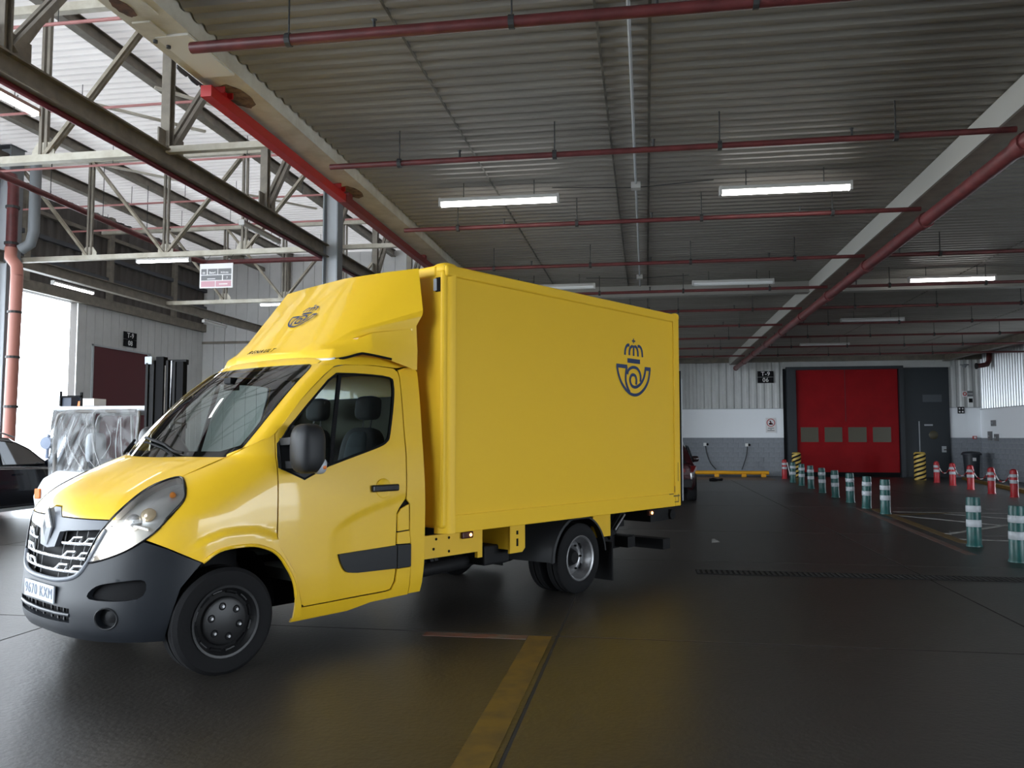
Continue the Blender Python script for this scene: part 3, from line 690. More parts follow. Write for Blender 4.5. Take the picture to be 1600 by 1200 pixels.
def SRi(x, z, off=0.0): return (x, -Ys(x, z)-off, z)
def both(name, outline, holes, step, m, thick=.015, off=0.0, label=None, parent=None, smooth=60):
    res = []
    for fn in (SL, SRi):
        o = obj(name, panel(outline, holes, step, lambda u, w, d, fn=fn: fn(u, w, d+off), REF, thick), m, parent or truck, smooth=smooth, recalc=False)
        res.append(o)
    return res
def front(name, outline, holes, step, m, thick=.015, off=0.0, parent=None, smooth=60, mir=False):
    if mir: outline = [(-a, b) for a, b in outline]; holes = [[(-a, b) for a, b in h] for h in holes]
    return obj(name, panel(outline, holes, step, lambda u, w, d: FR(u, w, d+off), REF, thick), m, parent or truck, smooth=smooth, recalc=False)
def onF(pts, off=0.0): return [tuple(FR(t, z, off)) for t, z in pts]
def sh(p, d=0): return (p[0]+d, p[1])
# ---- hood
HL_up = [(.365, 1.03), (.394, 1.142), (.392, 1.24), (.425, 1.275), (.472, 1.292)]
hood_half = [(.012, 1.092), (.05, 1.030)]+HL_up+[(.50, 1.36), (.52, 1.415)]
hood_out = hood_half+[(.3, 1.415), (0, 1.416), (-.3, 1.415)]+[(-a, b) for a, b in reversed(hood_half)]
front('hood', hood_out, [], .022, YEL, .02)
# ---- headlights
HLP = crom([(.472, 1.286), (.584, 1.218), (.653, 1.14), (.63, 1.006), (.546, .9), (.423, .813), (.262, .757), (.276, .85), (.317, .956), (.367, 1.042), (.394, 1.142), (.40, 1.24)], 4, True)
for mir in (False, True):
    sg_ = -1 if mir else 1
    hl = front('headlight', HLP, [], .03, GL_L, 0, .003, mir=mir)
    bowl = obj('reflector', panel([(sg_*a, b) for a, b in HLP], [], .03, lambda u, w, d: FR(u, w, -.055), REF, 0), BOWL, hl, smooth=60, recalc=False)
    rim = MB(); k = len(HLP)
    A = onF([(sg_*a, b) for a, b in HLP], .003); B = onF([(sg_*a, b) for a, b in HLP], -.056)
    rim.add(A+B, [(i, (i+1) % k, k+(i+1) % k, k+i) for i in range(k)]); obj('side_wall', rim, BOWL, hl, recalc=False)
    obj('bezel', MB().tube(A+[A[0]], .007, 6, False), BLKGL, hl, smooth=60)
    for (tt, zz, r, m_) in ((.345, .845, .085, LAMPON), (.40, .90, .085, LAMPON), (.34, .93, .055, LAMPON), (.52, 1.08, .048, BULB), (.46, 1.02, .055, CHROME), (.535, 1.205, .02, AMB)):
        c = FR(sg_*tt, zz, -.045); a = FR(sg_*tt, zz, -.01)
        d = Vector(a)-Vector(c); d.normalize(); cv = Vector(c)
        obj('lamp', MB().tube([cv, cv+d*.012, cv+d*.024, cv+d*.03], [r, r*.92, r*.6, r*.05], 16), m_, hl, smooth=70)
    obj('divider', MB().tube(onF([(sg_*.40, .98), (sg_*.44, 1.0), (sg_*.50, .99), (sg_*.56, .97)], -.03), .012, 8), CHROME, hl, smooth=60)
# ---- grille
gb = front('grille', [(-.37, 1.03), (-.27, .70), (-.15, .60), (0, .585), (.15, .60), (.27, .70), (.37, 1.03)], [], .04, BLACK, 0, -.07)
gtop = [(.362, 1.026), (.30, .965), (.10, .935), (.045, .925), (.04, .83), (.0, .815)]
def msym(h): return h+[(-a, b) for a, b in reversed(h) if a != 0]
front('top_bar', [(0.05, 1.022), (.362, 1.022), (.33, .968), (.11, .945), (.055, .93), (.036, .83), (0, .815), (-.036, .83), (-.055, .93), (-.11, .945), (-.33, .968), (-.362, 1.022), (-.05, 1.022), (-.012, 1.082), (.012, 1.082)], [], .02, SILV, .03, 0, parent=gb)
obj('lower_frame', MB().tube(onF(crom([(-.345, .965), (-.27, .77), (-.21, .672), (-.11, .632), (0, .622), (.11, .632), (.21, .672), (.27, .77), (.345, .965)], 6), -.005), .017, 8), SILV, gb, smooth=60)
for s in (-1, 1):
    for r, (zb, ta, tb) in enumerate(((.862, .075, .315), (.768, .0, .285), (.682, .0, .245))):
        pts = [(s*(ta+(tb-ta)*i/8), zb+.012*(i/8)) for i in range(9)]
        obj('slat', MB().tube(onF(pts, -.012), .010, 6), CHROME, gb, smooth=60)
        w = .085
        for q in range(2):
            b_ = tb-.01-q*(w+.012); a_ = b_-w
            hp = [(s*(a_-.004), zb+.004), (s*(a_+.014), zb+.026), (s*(a_+.026), zb+.044), (s*(b_-.004), zb+.048), (s*(b_-.010), zb+.03), (s*(b_-.018), zb+.008)]
            obj('grille_cell', MB().tube(onF(hp, -.010), .0085, 6), CHROME, gb, smooth=60)
    for q in range(4): obj('mesh_bar', MB().tube(onF([(s*(.05+.065*q), .635+.012*q), (s*(.06+.075*q), .95)], -.04), .004, 5), SIGNG, gb)
em = MB()
xe = xf(.955)+.012
def dia(hy, hz, x): return [(x, 0, .953+hz), (x, hy, .953), (x, 0, .953-hz), (x, -hy, .953)]
o4 = dia(.068, .120, xe+.010); i4 = dia(.030, .058, xe+.026); b4 = dia(.074, .128, xe-.03); c4 = dia(.024, .050, xe+.008)
em.add(o4+i4+b4+c4, [(k, (k+1) % 4, 4+(k+1) % 4, 4+k) for k in range(4)]+[(8+k, 8+(k+1) % 4, (k+1) % 4, k) for k in range(4)]+[(4+k, 4+(k+1) % 4, 12+(k+1) % 4, 12+k) for k in range(4)])
bd = obj('badge', em, mat('badge_silver', (.62, .64, .67), .35, metal=.3), truck, recalc=True)
obj('badge_backing', MB().add([(xe-.001, b, c) for a, b, c in dia(.084, .142, 0)], [(0, 1, 2, 3)]), BLACK, bd)
obj('badge_center', MB().add(c4, [(0, 1, 2, 3)]), SIGNG, bd)
# ---- bumper
bh = [(0, .612), (.11, .622), (.21, .662), (.262, .75), (.423, .806), (.546, .893), (.658, .845), (t_of(.181, .742), .742), (t_of(.302, .595), .595), (t_of(.345, .438), .438), (t_of(.357, .262), .262), (.60, .262), (.446, .262), (.205, .268), (0, .275)]
bump_out = bh+[(-a, b) for a, b in reversed(bh) if a != 0]
pocket = crom([(.30, .535), (.33, .615), (.46, .648), (.573, .650), (.548, .540)], 4, True)
lowg = [(0, .465), (.19, .462), (.188, .372), (0, .365)]
lowg_full = [(-.19, .462), (0, .466), (.19, .462), (.188, .372), (0, .362), (-.188, .372)]
fogc = [(.40+.058*math.cos(a), .418+.066*math.sin(a)) for a in [2*PI*i/20 for i in range(20)]]
neg = lambda l: [(-a, b) for a, b in l]
bmp = front('bumper', bump_out, [pocket, neg(pocket), lowg_full, fogc, neg(fogc)], .022, GRYP, .05)
for s in (1, -1):
    front('pocket', [(s*a, b) for a, b in pocket], [], .04, BLACK, 0, -.045, parent=bmp)
    fg = front('fog_recess', [(s*a, b) for a, b in fogc], [], .03, PLAST, 0, -.05, parent=bmp)
    c = Vector(FR(s*.415, .425, -.045)); d = (Vector(FR(s*.41, .425, 0.01))-Vector(FR(s*.41, .425, -.04))).normalized()
    obj('fog_lamp', MB().tube([c, c+d*.02, c+d*.03], [.04, .038, .01], 16), CHASS, bmp, smooth=50)
    obj('fog_ring', MB().tube([tuple(p) for p in onF([(s*a, b) for a, b in fogc]+[(s*fogc[0][0], fogc[0][1])], .002)], .006, 6, False), PLAST, bmp, smooth=60)
front('lower_intake', lowg_full, [], .04, BLACK, 0, -.05, parent=bmp)
obj('intake_bar', MB().tube(onF([(-.19, .42), (-.1, .417), (0, .415), (.1, .417), (.19, .42)], -.005), .014, 8), GRYP, bmp, smooth=60)
for q in range(-4, 5): obj('intake_tooth', MB().bar(FR(q*.042, .372, -.03), FR(q*.042, .46, -.03), .012, .02), PLAST, bmp)
# arch lip of bumper (slightly proud band)
# ---- number plate
xp = xf(.535)+.012
npl = obj('number_plate', MB().box(xp-.012, xp, -.255, .255, .478, .588), PLATEW, truck, bevel=.003)
place(obj('lettering', text_mesh('9670 KXM', .096, .0015, 0, space=1.15), GREYT, npl), (xp+.001, 0, .533), (0, 1, 0), (0, 0, 1))
# ---- fenders
ht = FR(.478, 1.292); hw = FR(.523, 1.417)
def FX(t, z): p = FR(t, z); return (float(p[0]), z)
fender = [(float(hw[0])+.03, 1.40), (float(hw[0])-.02, 1.424), (-.22, 1.495), (-.372, 1.575), (-.362, 1.3), (-.350, .868), (-.372, .791), (-.495, .601), (-.562, .36), (-.575, .285), (-.508, .279), (-.51, .43), (-.476, .564), (-.358, .741), (-.207, .817), (-.069, .83), (.077, .814), (.181, .747)] + \
    [FX(.665, .850), FX(.556, .905), FX(.64, 1.006), FX(.662, 1.14), FX(.594, 1.222), (float(ht[0]), 1.292)]
def sstep(a, b, x):
    t = min(max((x-a)/(b-a), 0), 1); return t*t*(3-2*t)
def flare(x, z): return .020*(1-sstep(.085, .115, math.hypot(x+.07, z-.335)-.50))*(1-sstep(.15, .30, x))
for fn in (SL, SRi): obj('fender', panel(fender, [], .026, lambda u, w, d, fn=fn: fn(u, w, d+flare(u, w)), REF, .015), YEL, truck, smooth=60, recalc=False)
def crease(x, z):
    if x > -.80: return 0.0
    zc = .79+.29*math.sqrt(min((-x-.80)/.75, 1)); return -.010*(1-sstep(zc-.012, zc+.012, z))*min((-x-.80)/.2, 1)
arch = [(-.51, .43), (-.476, .564), (-.358, .741), (-.207, .817), (-.069, .83), (.077, .814), (.181, .747)]
for fn in (SL, SRi): obj('arch_lip', MB().tube([fn(*p, flare(*p)) for p in crom(arch, 4)], .012, 6), YEL, truck, smooth=60)
# flare above the arch
flare_o = [(-.40, .80), (-.25, .91), (-.06, .945), (.12, .915), (.24, .83)]
# wheel wells
for s in (1, -1):
    mb = MB(); n = 14; rows = []
    for y_ in (.40, .80): rows.append([(-.03+.46*math.cos(PI*k/n), s*y_, .36+.50*math.sin(PI*k/n)) for k in range(n+1)])
    mb.grid(rows); mb.box(-.5, .45, min(s*.38, s*.40), max(s*.38, s*.40), .25, .95)
    obj('wheel_well', mb, BLACK, truck, recalc=False)
# ---- doors
door = crom([(-.378, 1.577), (-.593, 1.825), (-.907, 2.087)], 5)[:-1]+[(-.907, 2.087), (-1.02, 2.112), (-1.2, 2.124), (-1.354, 2.124), (-1.52, 2.115), (-1.555, 2.09), (-1.566, 2.05), (-1.562, 1.395), (-1.539, 1.058), (-1.475, .99), (-1.45, .95), (-1.442, .72), (-1.442, .50), (-1.433, .42), (-1.40, .365), (-1.36, .357), (-.60, .353), (-.575, .37), (-.508, .601), (-.384, .791), (-.362, .868), (-.372, 1.3)]
win = crom([(-.94, 2.04), (-1.2, 2.047), (-1.46, 2.035), (-1.492, 1.98), (-1.478, 1.85), (-1.415, 1.585), (-1.38, 1.525), (-1.30, 1.485), (-1.05, 1.415), (-.80, 1.345)], 3)+[(-.585, 1.255), (-.40, 1.335), (-.40, 1.50), (-.48, 1.62), (-.65, 1.79), (-.85, 1.98)]
doors = [obj('door', panel(door, [win], .03, lambda u, w, d, fn=fn: fn(u, w, d+crease(u, w)), REF, .015), YEL, truck, smooth=60, recalc=False) for fn in (SL, SRi)]
for fn, dr in zip((SL, SRi), doors):
    tri = [(-.374, 1.34), (-.384, 1.51), (-.50, 1.645), (-.60, 1.62), (-.80, 1.36), (-.585, 1.246)]
    obj('mirror_base', panel(tri, [], .05, lambda u, w, d, fn=fn: fn(u, w, d+.003), REF, .02), PLAST, dr, smooth=60, recalc=False)
    gl = [p for p in win]
    obj('window_glass', panel(gl, [], .08, lambda u, w, d, fn=fn: fn(u, w, -.012), REF, 0), GL_D, dr, smooth=60, recalc=False)
    obj('window_seal', MB().tube([fn(*p, -.003) for p in win+[win[0]]], .010, 6, False), BLACK, dr, smooth=60)
    obj('window_bar', MB().bar(fn(-.968, 2.03, -.01), fn(-.822, 1.352, -.01), .03, .02, (0, 1, 0)), BLACK, dr)
    obj('handle_cup', MB().lathe([(0, 0), (.06, 0), (.075, .006), (.078, .0)], 20, 'y', (-1.31, fn(-1.31, 1.155)[1], 1.155)), YEL, dr, smooth=40)
    y_ = fn(-1.3, 1.16)[1]; s = 1 if y_ > 0 else -1
    obj('handle', MB().box(-1.455, -1.185, min(y_, y_+s*.03), max(y_, y_+s*.03), 1.13, 1.185), BLKGL, dr, bevel=.012)
    mo = crom([(-.875, .69), (-.90, .62), (-.95, .555), (-1.05, .535)], 4)+[(-1.437, .522), (-1.437, .702)]
    obj('side_moulding', panel(mo, [], .06, lambda u, w, d, fn=fn: fn(u, w, d+.014), REF, .02), PLAST, dr, smooth=60, recalc=False)
    obj('door_pull', MB().box(-1.3, -.9, min(s*.88, s*.95), max(s*.88, s*.95), 1.0, 1.2), CABIN, dr)
both('rear_moulding', [(-1.448, .522), (-1.59, .524), (-1.588, .698), (-1.448, .702)], [], .08, PLAST, .02, .012)
both('fuel_flap', [(-1.458, .81), (-1.455, .94), (-1.49, .985), (-1.572, 1.015), (-1.575, .815)], [], .06, YEL)
pil = [(-1.575, 2.05), (-1.565, 2.10), (-1.53, 2.13), (-1.735, 2.16), (-1.775, 2.10), (-1.765, 1.7), (-1.755, 1.36), (-1.742, .53), (-1.725, .30), (-1.60, .30), (-1.595, .515), (-1.455, .512), (-1.45, .42), (-1.41, .352), (-1.38, .343), (-.60, .340), (-.572, .345), (-.582, .29), (-.52, .255), (-1.0, .255), (-1.22, .292), (-1.60, .297), (-1.602, .71), (-1.585, .80), (-1.585, 1.025), (-1.55, 1.058), (-1.574, 1.395)]
pil = [(-1.575, 2.05), (-1.565, 2.105), (-1.735, 2.16), (-1.775, 2.10), (-1.765, 1.7), (-1.755, 1.36), (-1.742, .53), (-1.725, .30), (-1.60, .30), (-1.597, .52), (-1.597, .705), (-1.584, .80), (-1.584, 1.02), (-1.55, 1.058), (-1.574, 1.395)]
both('rear_pillar', pil, [], .06, YEL)
both('sill', [(-.572, .345), (-1.36, .349), (-1.41, .358), (-1.447, .42), (-1.452, .515), (-1.592, .515), (-1.592, .295), (-1.22, .288), (-1.0, .252), (-.51, .248), (-.515, .275), (-.578, .28)], [], .06, YEL, .02, .002)
both('quarter_panel', [(-1.452, .71), (-1.592, .705), (-1.578, .805), (-1.455, .80)], [], .06, YEL)
both('gap_shade_liner', [(-.38, 1.56), (-.60, 1.83), (-.91, 2.09), (-1.57, 2.11), (-1.72, 2.10), (-1.72, .32), (-.56, .32), (-.49, .60), (-.37, .78), (-.34, .9)], [[(a*1.0, b) for a, b in win]], .08, BLACK, 0, -.03)  # black sheet behind the panel gaps, standing in for interior darkness
# ---- windshield
def WS(u, v, off=0.0):
    y0, y1 = .84*u, .755*u
    a = np.array([.09-.24*abs(u)**2.2, y0, 1.408]); b = np.array([-.74-.11*u*u, y1, 2.12])
    p = a*(1-v)+b*v; bul = .05*math.sin(PI*min(max(v, 0), 1))
    return p+np.array([.72, .25*u, .62])*(bul+off)
gh = [(.88, .0), (.95, .03), (.985, .10), (1.005, .22), (1.02, .42), (1.01, .7), (.985, .93), (.96, .98), (.92, 1.0)]
ws_out = gh+[(-a, b) for a, b in reversed(gh)]
wsh = obj('windshield', panel(ws_out, [], .06, WS, REF, 0), GL_WS, truck, smooth=90, recalc=False)
inn = [(.86*a if b < .1 else .965*a, min(max(b, .06), .955)) for a, b in gh]
obj('glass_border', panel(ws_out, [inn+[(-a, b) for a, b in reversed(inn)]], .05, lambda u, w, d: WS(u, w, -.004), REF, 0), BLKGL, wsh, smooth=90, recalc=False)
obj('rain_sensor', MB().box(-.62, -.54, -.05, .05, 1.93, 2.03), BLACK, wsh)
# A pillars
ol = [(float(hw[0])-.005, 1.417), (-.12, 1.44), (-.22, 1.495), (-.30, 1.54), (-.374, 1.58), (-.593, 1.828), (-.80, 2.01), (-.907, 2.089), (-.95, 2.11)]
for s, fn in ((1, SL), (-1, SRi)):
    rows = []
    for (u, v), p in zip(gh, ol):
        A = WS(s*u, v, -.004); B = np.array(fn(*p)); rows.append([A+(B-A)*k/6+np.array([.3, s*.5, .2])*.03*math.sin(PI*k/6)*(1 if v > .25 else .3) for k in range(7)])
    dense = []
    for j in range(7): dense.append(crom([r[j] for r in rows], 4))
    obj('windshield_pillar', MB().grid(dense), YEL, truck, smooth=80)
# roof
rr = []
prof_y = [-1, -.9, -.6, -.3, 0, .3, .6, .9, 1]
for (x_, z_, hy) in ((-.855, 2.118, .70), (-.90, 2.17, .73), (-1.0, 2.215, .78), (-1.3, 2.24, .82), (-1.72, 2.25, .82)):
    rr.append([(x_+(.11*(1-q*q) if x_ > -.95 else .05*(1-q*q)), q*hy, z_-(.03*abs(q)**6)) for q in prof_y])
obj('roof', MB().grid(rr), YEL, truck, smooth=80)
for s, fn in ((1, SL), (-1, SRi)):
    top = [(-.855, s*.70, 2.10), (-.92, s*.74, 2.15), (-1.0, s*.78, 2.185), (-1.3, s*.82, 2.21), (-1.55, s*.82, 2.22), (-1.72, s*.82, 2.22)]
    bot = [fn(-.912, 2.093), fn(-.96, 2.108), fn(-1.03, 2.118), fn(-1.3, 2.130), fn(-1.55, 2.122), fn(-1.74, 2.155)]
    obj('roof_rail', MB().grid([top, [tuple((np.array(a)+np.array(b))/2+np.array([0, s*.02, .02])) for a, b in zip(top, bot)], bot]), YEL, truck, smooth=80)
obj('cab_back', MB().box(-1.75, -1.72, -.97, .97, .45, 1.4).box(-1.75, -1.72, -.88, .88, 1.4, 2.2), YEL, truck)
obj('cab_trim', MB().box(-1.715, -1.70, -.86, .86, .6, 1.90), mat('cabin_olive', (.075, .075, .03), .7), truck)
obj('headliner', MB().box(-1.70, -.95, -.80, .80, 2.10, 2.12), HEADL, truck)
obj('cab_floor', MB().box(-1.72, -.56, -.93, .93, .52, .60), CABIN, truck)
dash = MB().prism([(-.02, 1.36), (-.28, 1.385), (-.52, 1.36), (-.60, 1.25), (-.55, 1.0), (-.3, .98), (.0, .98)], -.72, .72, 'y'); obj('dashboard', dash, CABIN, truck, bevel=.02)
cx = Vector((-.78, .46, 1.22)); ax = Vector((-.55, 0, .83)).normalized(); e1 = Vector((0, 1, 0)); e2 = ax.cross(e1)
swl = obj('steering_wheel', MB().tube([cx+(e1*math.cos(a)+e2*math.sin(a))*.2 for a in [2*PI*k/24 for k in range(25)]], .016, 8, False), SEATB, truck, smooth=60)
obj('column', MB().tube([cx-ax*.02, cx-ax*.25], .05, 8), SEATB, swl)
for a in (0, 2.1, 4.2): obj('spoke', MB().bar(cx, cx+(e1*math.cos(a)+e2*math.sin(a))*.19, .03, .012), SEATB, swl)
def cushion(name, c, half, m, parent, p=4.0, tilt=0.0, n=14):
    rows = []
    for i in range(n+1):
        a = -PI/2+PI*i/n; row = []
        for k in range(2*n):
            b = 2*PI*k/(2*n); f = lambda q: math.copysign(abs(q)**(2/p), q)
            v = Vector((half[0]*f(math.cos(a))*f(math.cos(b)), half[1]*f(math.cos(a))*f(math.sin(b)), half[2]*f(math.sin(a))))
            v.rotate(Matrix.Rotation(tilt, 3, 'Y')); row.append(Vector(c)+v)
        row.append(row[0]); rows.append(row)
    return obj(name, MB().grid(rows), m, parent, smooth=70, recalc=False)
for k, yc in enumerate((.56, -.14, -.60)):
    st = cushion('seat', (-1.15, yc, .88), (.27, .25 if k == 0 else .22, .08), SEATB, truck)
    cushion('backrest', (-1.42, yc, 1.27), (.07, .25 if k == 0 else .22, .37), SEATB, st, tilt=-.20)
    cushion('backrest_centre', (-1.40, yc, 1.27), (.066, .15, .34), SEAT, st, tilt=-.20)
    cushion('headrest', (-1.52, yc, 1.80), (.055, .135, .10), SEATB, st, tilt=-.1)
    for q in (-.05, .05): obj('headrest_post', MB().tube([(-1.5, yc+q, 1.6), (-1.52, yc+q, 1.74)], .007, 6), CHROME, st)
# ---- wipers
for s, pts in ((1, [(.52, .02), (.40, .035), (.15, .10), (-.25, .15), (-.30, .145)]), (-1, [(-.62, .0), (-.66, .05), (-.70, .09), (-.74, .13)])):
    w = obj('wiper', MB().tube([tuple(WS(u, v, .03)) for u, v in crom(pts, 5)], .011, 6), BLACK, truck, smooth=60)
    obj('blade', MB().tube([tuple(WS(u, v-.025, .012)) for u, v in pts[1:]], .007, 5), RUB, w)
obj('cowl', MB().grid([[tuple(FR(t, 1.414, -.01)) for t in [-.52+.052*k for k in range(21)]], [tuple(WS(-.88+.088*k, .02, -.01)) for k in range(21)]]), BLKGL, truck, smooth=60)
# ---- mirrors
for s in (1, -1):
    mr = cushion('mirror', (-.50, s*1.16, 1.475), (.105, .115, .175), PLAST, truck, p=3.2)
    obj('mirror_arm', MB().bar((-.47, s*.95, 1.36), (-.47, s*1.10, 1.36), .08, .05), PLAST, mr); obj('mirror_arm_upper', MB().bar((-.43, s*.93, 1.52), (-.43, s*1.12, 1.53), .05, .05), PLAST, mr)
    obj('mirror_glass', MB().box(-.600, -.596, s*1.16-.05, s*1.16+.05, 1.38, 1.57), CHROME, mr)
    cushion('indicator', (-.57, s*1.20, 1.355), (.045, .06, .06), PLATEW, mr, p=2.5)
    cushion('indicator_bulb', (-.575, s*1.232, 1.345), (.028, .03, .024), ORANGE, mr, p=2.2)
# ---- roof fairing
fh = dict(a0=(-.84, 0, 2.175), a1=(-.875, .45, 2.172), a2=(-.955, .80, 2.165), a3=(-1.25, .93, 2.215), a4=(-1.71, .955, 2.11),
          b0=(-.85, 0, 2.235), b1=(-.89, .45, 2.235), b2=(-.985, .79, 2.235), b3=(-1.25, .915, 2.265), b4=(-1.71, .96, 2.27),
          c0=(-.92, 0, 2.285), c1=(-.995, .51, 2.325), c2=(-1.06, .72, 2.325), c3=(-1.28, .86, 2.37), c4=(-1.70, .955, 2.48),
          d0=(-1.69, 0, 3.0), d1=(-1.70, .57, 2.985), r1=(-1.72, .955, 2.97), r2=(-1.735, 1.0, 2.585), e2=(-1.20, .80, 2.42))
mb = MB(); keys = list(fh); idx = {k: i for i, k in enumerate(keys)}
V = [fh[k] for k in keys]; V2 = [(x, -y, z) for x, y, z in V]
fs_ = [('a0','a1','b1','b0'), ('a1','a2','b2','b1'), ('a2','a3','b3','b2'), ('a3','a4','b4','b3'), ('b0','b1','c1','c0'), ('b1','b2','c2','c1'), ('b2','b3','c3','c2'), ('b3','b4','c4','c3'),
       ('c0','c1','d1','d0'), ('c1','c2','e2'), ('c2','c3','e2'), ('c3','c4','r2','e2'), ('c1','e2','r2','r1','d1')]
mb.add(V+V2, [tuple(idx[k] for k in f) for f in fs_]+[tuple(len(V)+idx[k] for k in reversed(f)) for f in fs_])
me = bpy.data.meshes.new('fairing'); me.from_pydata(mb.v, [], mb.f)
bm = bmesh.new(); bm.from_mesh(me); bmesh.ops.remove_doubles(bm, verts=bm.verts, dist=1e-5); bmesh.ops.recalc_face_normals(bm, faces=bm.faces)
top = max(bm.faces, key=lambda f: f.calc_center_median().x + f.calc_center_median().z*.2)
if sum(f.normal.x for f in bm.faces) < 0: bmesh.ops.reverse_faces(bm, faces=bm.faces)
bm.to_mesh(me); bm.free()
fair = obj('fairing', me, YEL, truck, smooth=50, bevel=.025)
obj('lip_highlight', MB().tube(crom([(-.99, -.80, 2.160), (-.95, -.78, 2.150), (-.885, -.45, 2.155), (-.855, 0, 2.160), (-.885, .45, 2.155), (-.95, .78, 2.150), (-.99, .80, 2.160)], 5), .02, 8), mat('highlight_pale', (.75, .74, .70), .3), fair, smooth=60)  # pale tube along the lip: a bright highlight put in as colour
obj('fairing_seal', MB().tube(crom([(-.97, .815, 2.155), (-1.05, .875, 2.175), (-1.14, .91, 2.205), (-1.2, .925, 2.21), (-1.44, .945, 2.185)], 4), .010, 6), BLACK, fair, smooth=60)
place(obj('lettering', text_mesh('RENAULT', .075, .001, .0, space=1.25), BLACK, fair), (-.874, -.05, 2.270), (0, 1, 0), (-.8, 0, .6))
# panel on the fairing side
obj('side_fin', MB().add([(-1.15, .80, 2.335), (-1.62, .93, 2.31), (-1.66, .955, 2.455), (-1.30, .875, 2.395)], [(0, 1, 2, 3)]), YEL, fair, recalc=False)
# ---- emblem strokes
LOGO = {'cross_v': [(-4.8185, 2.6481), (-4.8175, 2.5939)], 'cross_h': [(-4.7871, 2.6195), (-4.8533, 2.6195)], 'c1': [(-4.6446, 2.4534), (-4.6495, 2.4994), (-4.6665, 2.5389), (-4.6986, 2.5645), (-4.736, 2.5662)], 'c2': [(-4.7314, 2.4562), (-4.7364, 2.5064), (-4.7565, 2.5425), (-4.8016, 2.564)], 'c3': [(-4.8179, 2.455), (-4.8199, 2.5709)], 'c4': [(-4.9071, 2.4539), (-4.9011, 2.5117), (-4.8804, 2.5489), (-4.8382, 2.5655)], 'c5': [(-4.9977, 2.4528), (-4.9902, 2.5149), (-4.9692, 2.5523), (-4.9336, 2.5704), (-4.9006, 2.5661)],
 'bar': [(-4.6917, 2.3967), (-4.9476, 2.3967)], 'outer': [(-4.4877, 2.3253), (-4.513, 2.2407), (-4.5653, 2.1535), (-4.6455, 2.0819), (-4.734, 2.0363), (-4.8313, 2.0211), (-4.9309, 2.0405), (-5.0329, 2.0992), (-5.1077, 2.1812), (-5.1419, 2.2697), (-5.1476, 2.3317)], 'topl': [(-4.4744, 2.327), (-4.6864, 2.327)], 'topr': [(-5.0446, 2.326), (-5.1698, 2.326)], 'inl': [(-4.6769, 2.3302), (-4.6575, 2.234), (-4.6604, 2.1583), (-4.7003, 2.0844), (-4.7342, 2.0478)],
 'spiral': [(-5.0592, 2.3261), (-5.0434, 2.264), (-5.0058, 2.1994), (-4.9399, 2.1416), (-4.8611, 2.1108), (-4.791, 2.1152), (-4.7498, 2.1514), (-4.7436, 2.1969), (-4.7721, 2.2368), (-4.8184, 2.2433), (-4.8561, 2.2261), (-4.8695, 2.1844), (-4.8616, 2.1378)], 'arch': [(-4.6892, 2.2434), (-4.7036, 2.2824), (-4.7456, 2.3117), (-4.8086, 2.3273), (-4.8791, 2.3202), (-4.9326, 2.2847), (-4.956, 2.2356), (-4.9506, 2.1731)]}
def emblem(name, mapf, parent):
    mb = MB()
    for k, (nm, st) in enumerate(LOGO.items()):
        w = {'bar': .05, 'topl': .042, 'topr': .042}.get(nm, .034 if nm[0] != 'c' or nm in ('c1',) else .032)
        if nm.startswith('cross'): w = .018
        P = crom(st, 6) if len(st) > 2 else st
        L, R_ = ribbon(P, w); off = .0025+.00008*k
        n = len(P)
        mb.add([mapf(p[0]+4.82, p[1]-2.33, off) for p in L]+[mapf(p[0]+4.82, p[1]-2.33, off) for p in R_], [(i, i+1, n+i+1, n+i) for i in range(n-1)])
    return obj(name, mb, BLUE, parent, recalc=False)
fn_ = Vector((.68, 0, .73)).normalized()
fup = Vector((-.73, 0, .70)).normalized()
fcen = Vector((-1.31, .0, 2.645))
fd = (Vector(fh['d0'])-Vector(fh['c0'])).normalized(); fnrm = Vector((fd.z, 0, -fd.x))
emblem('fairing_emblem', lambda a, b, off: tuple(Vector(fh['c0'])+fd*(.47+b*.52)+Vector((0, -a*.52+.0, 0))+fnrm*(off*1.5+.004)), fair)
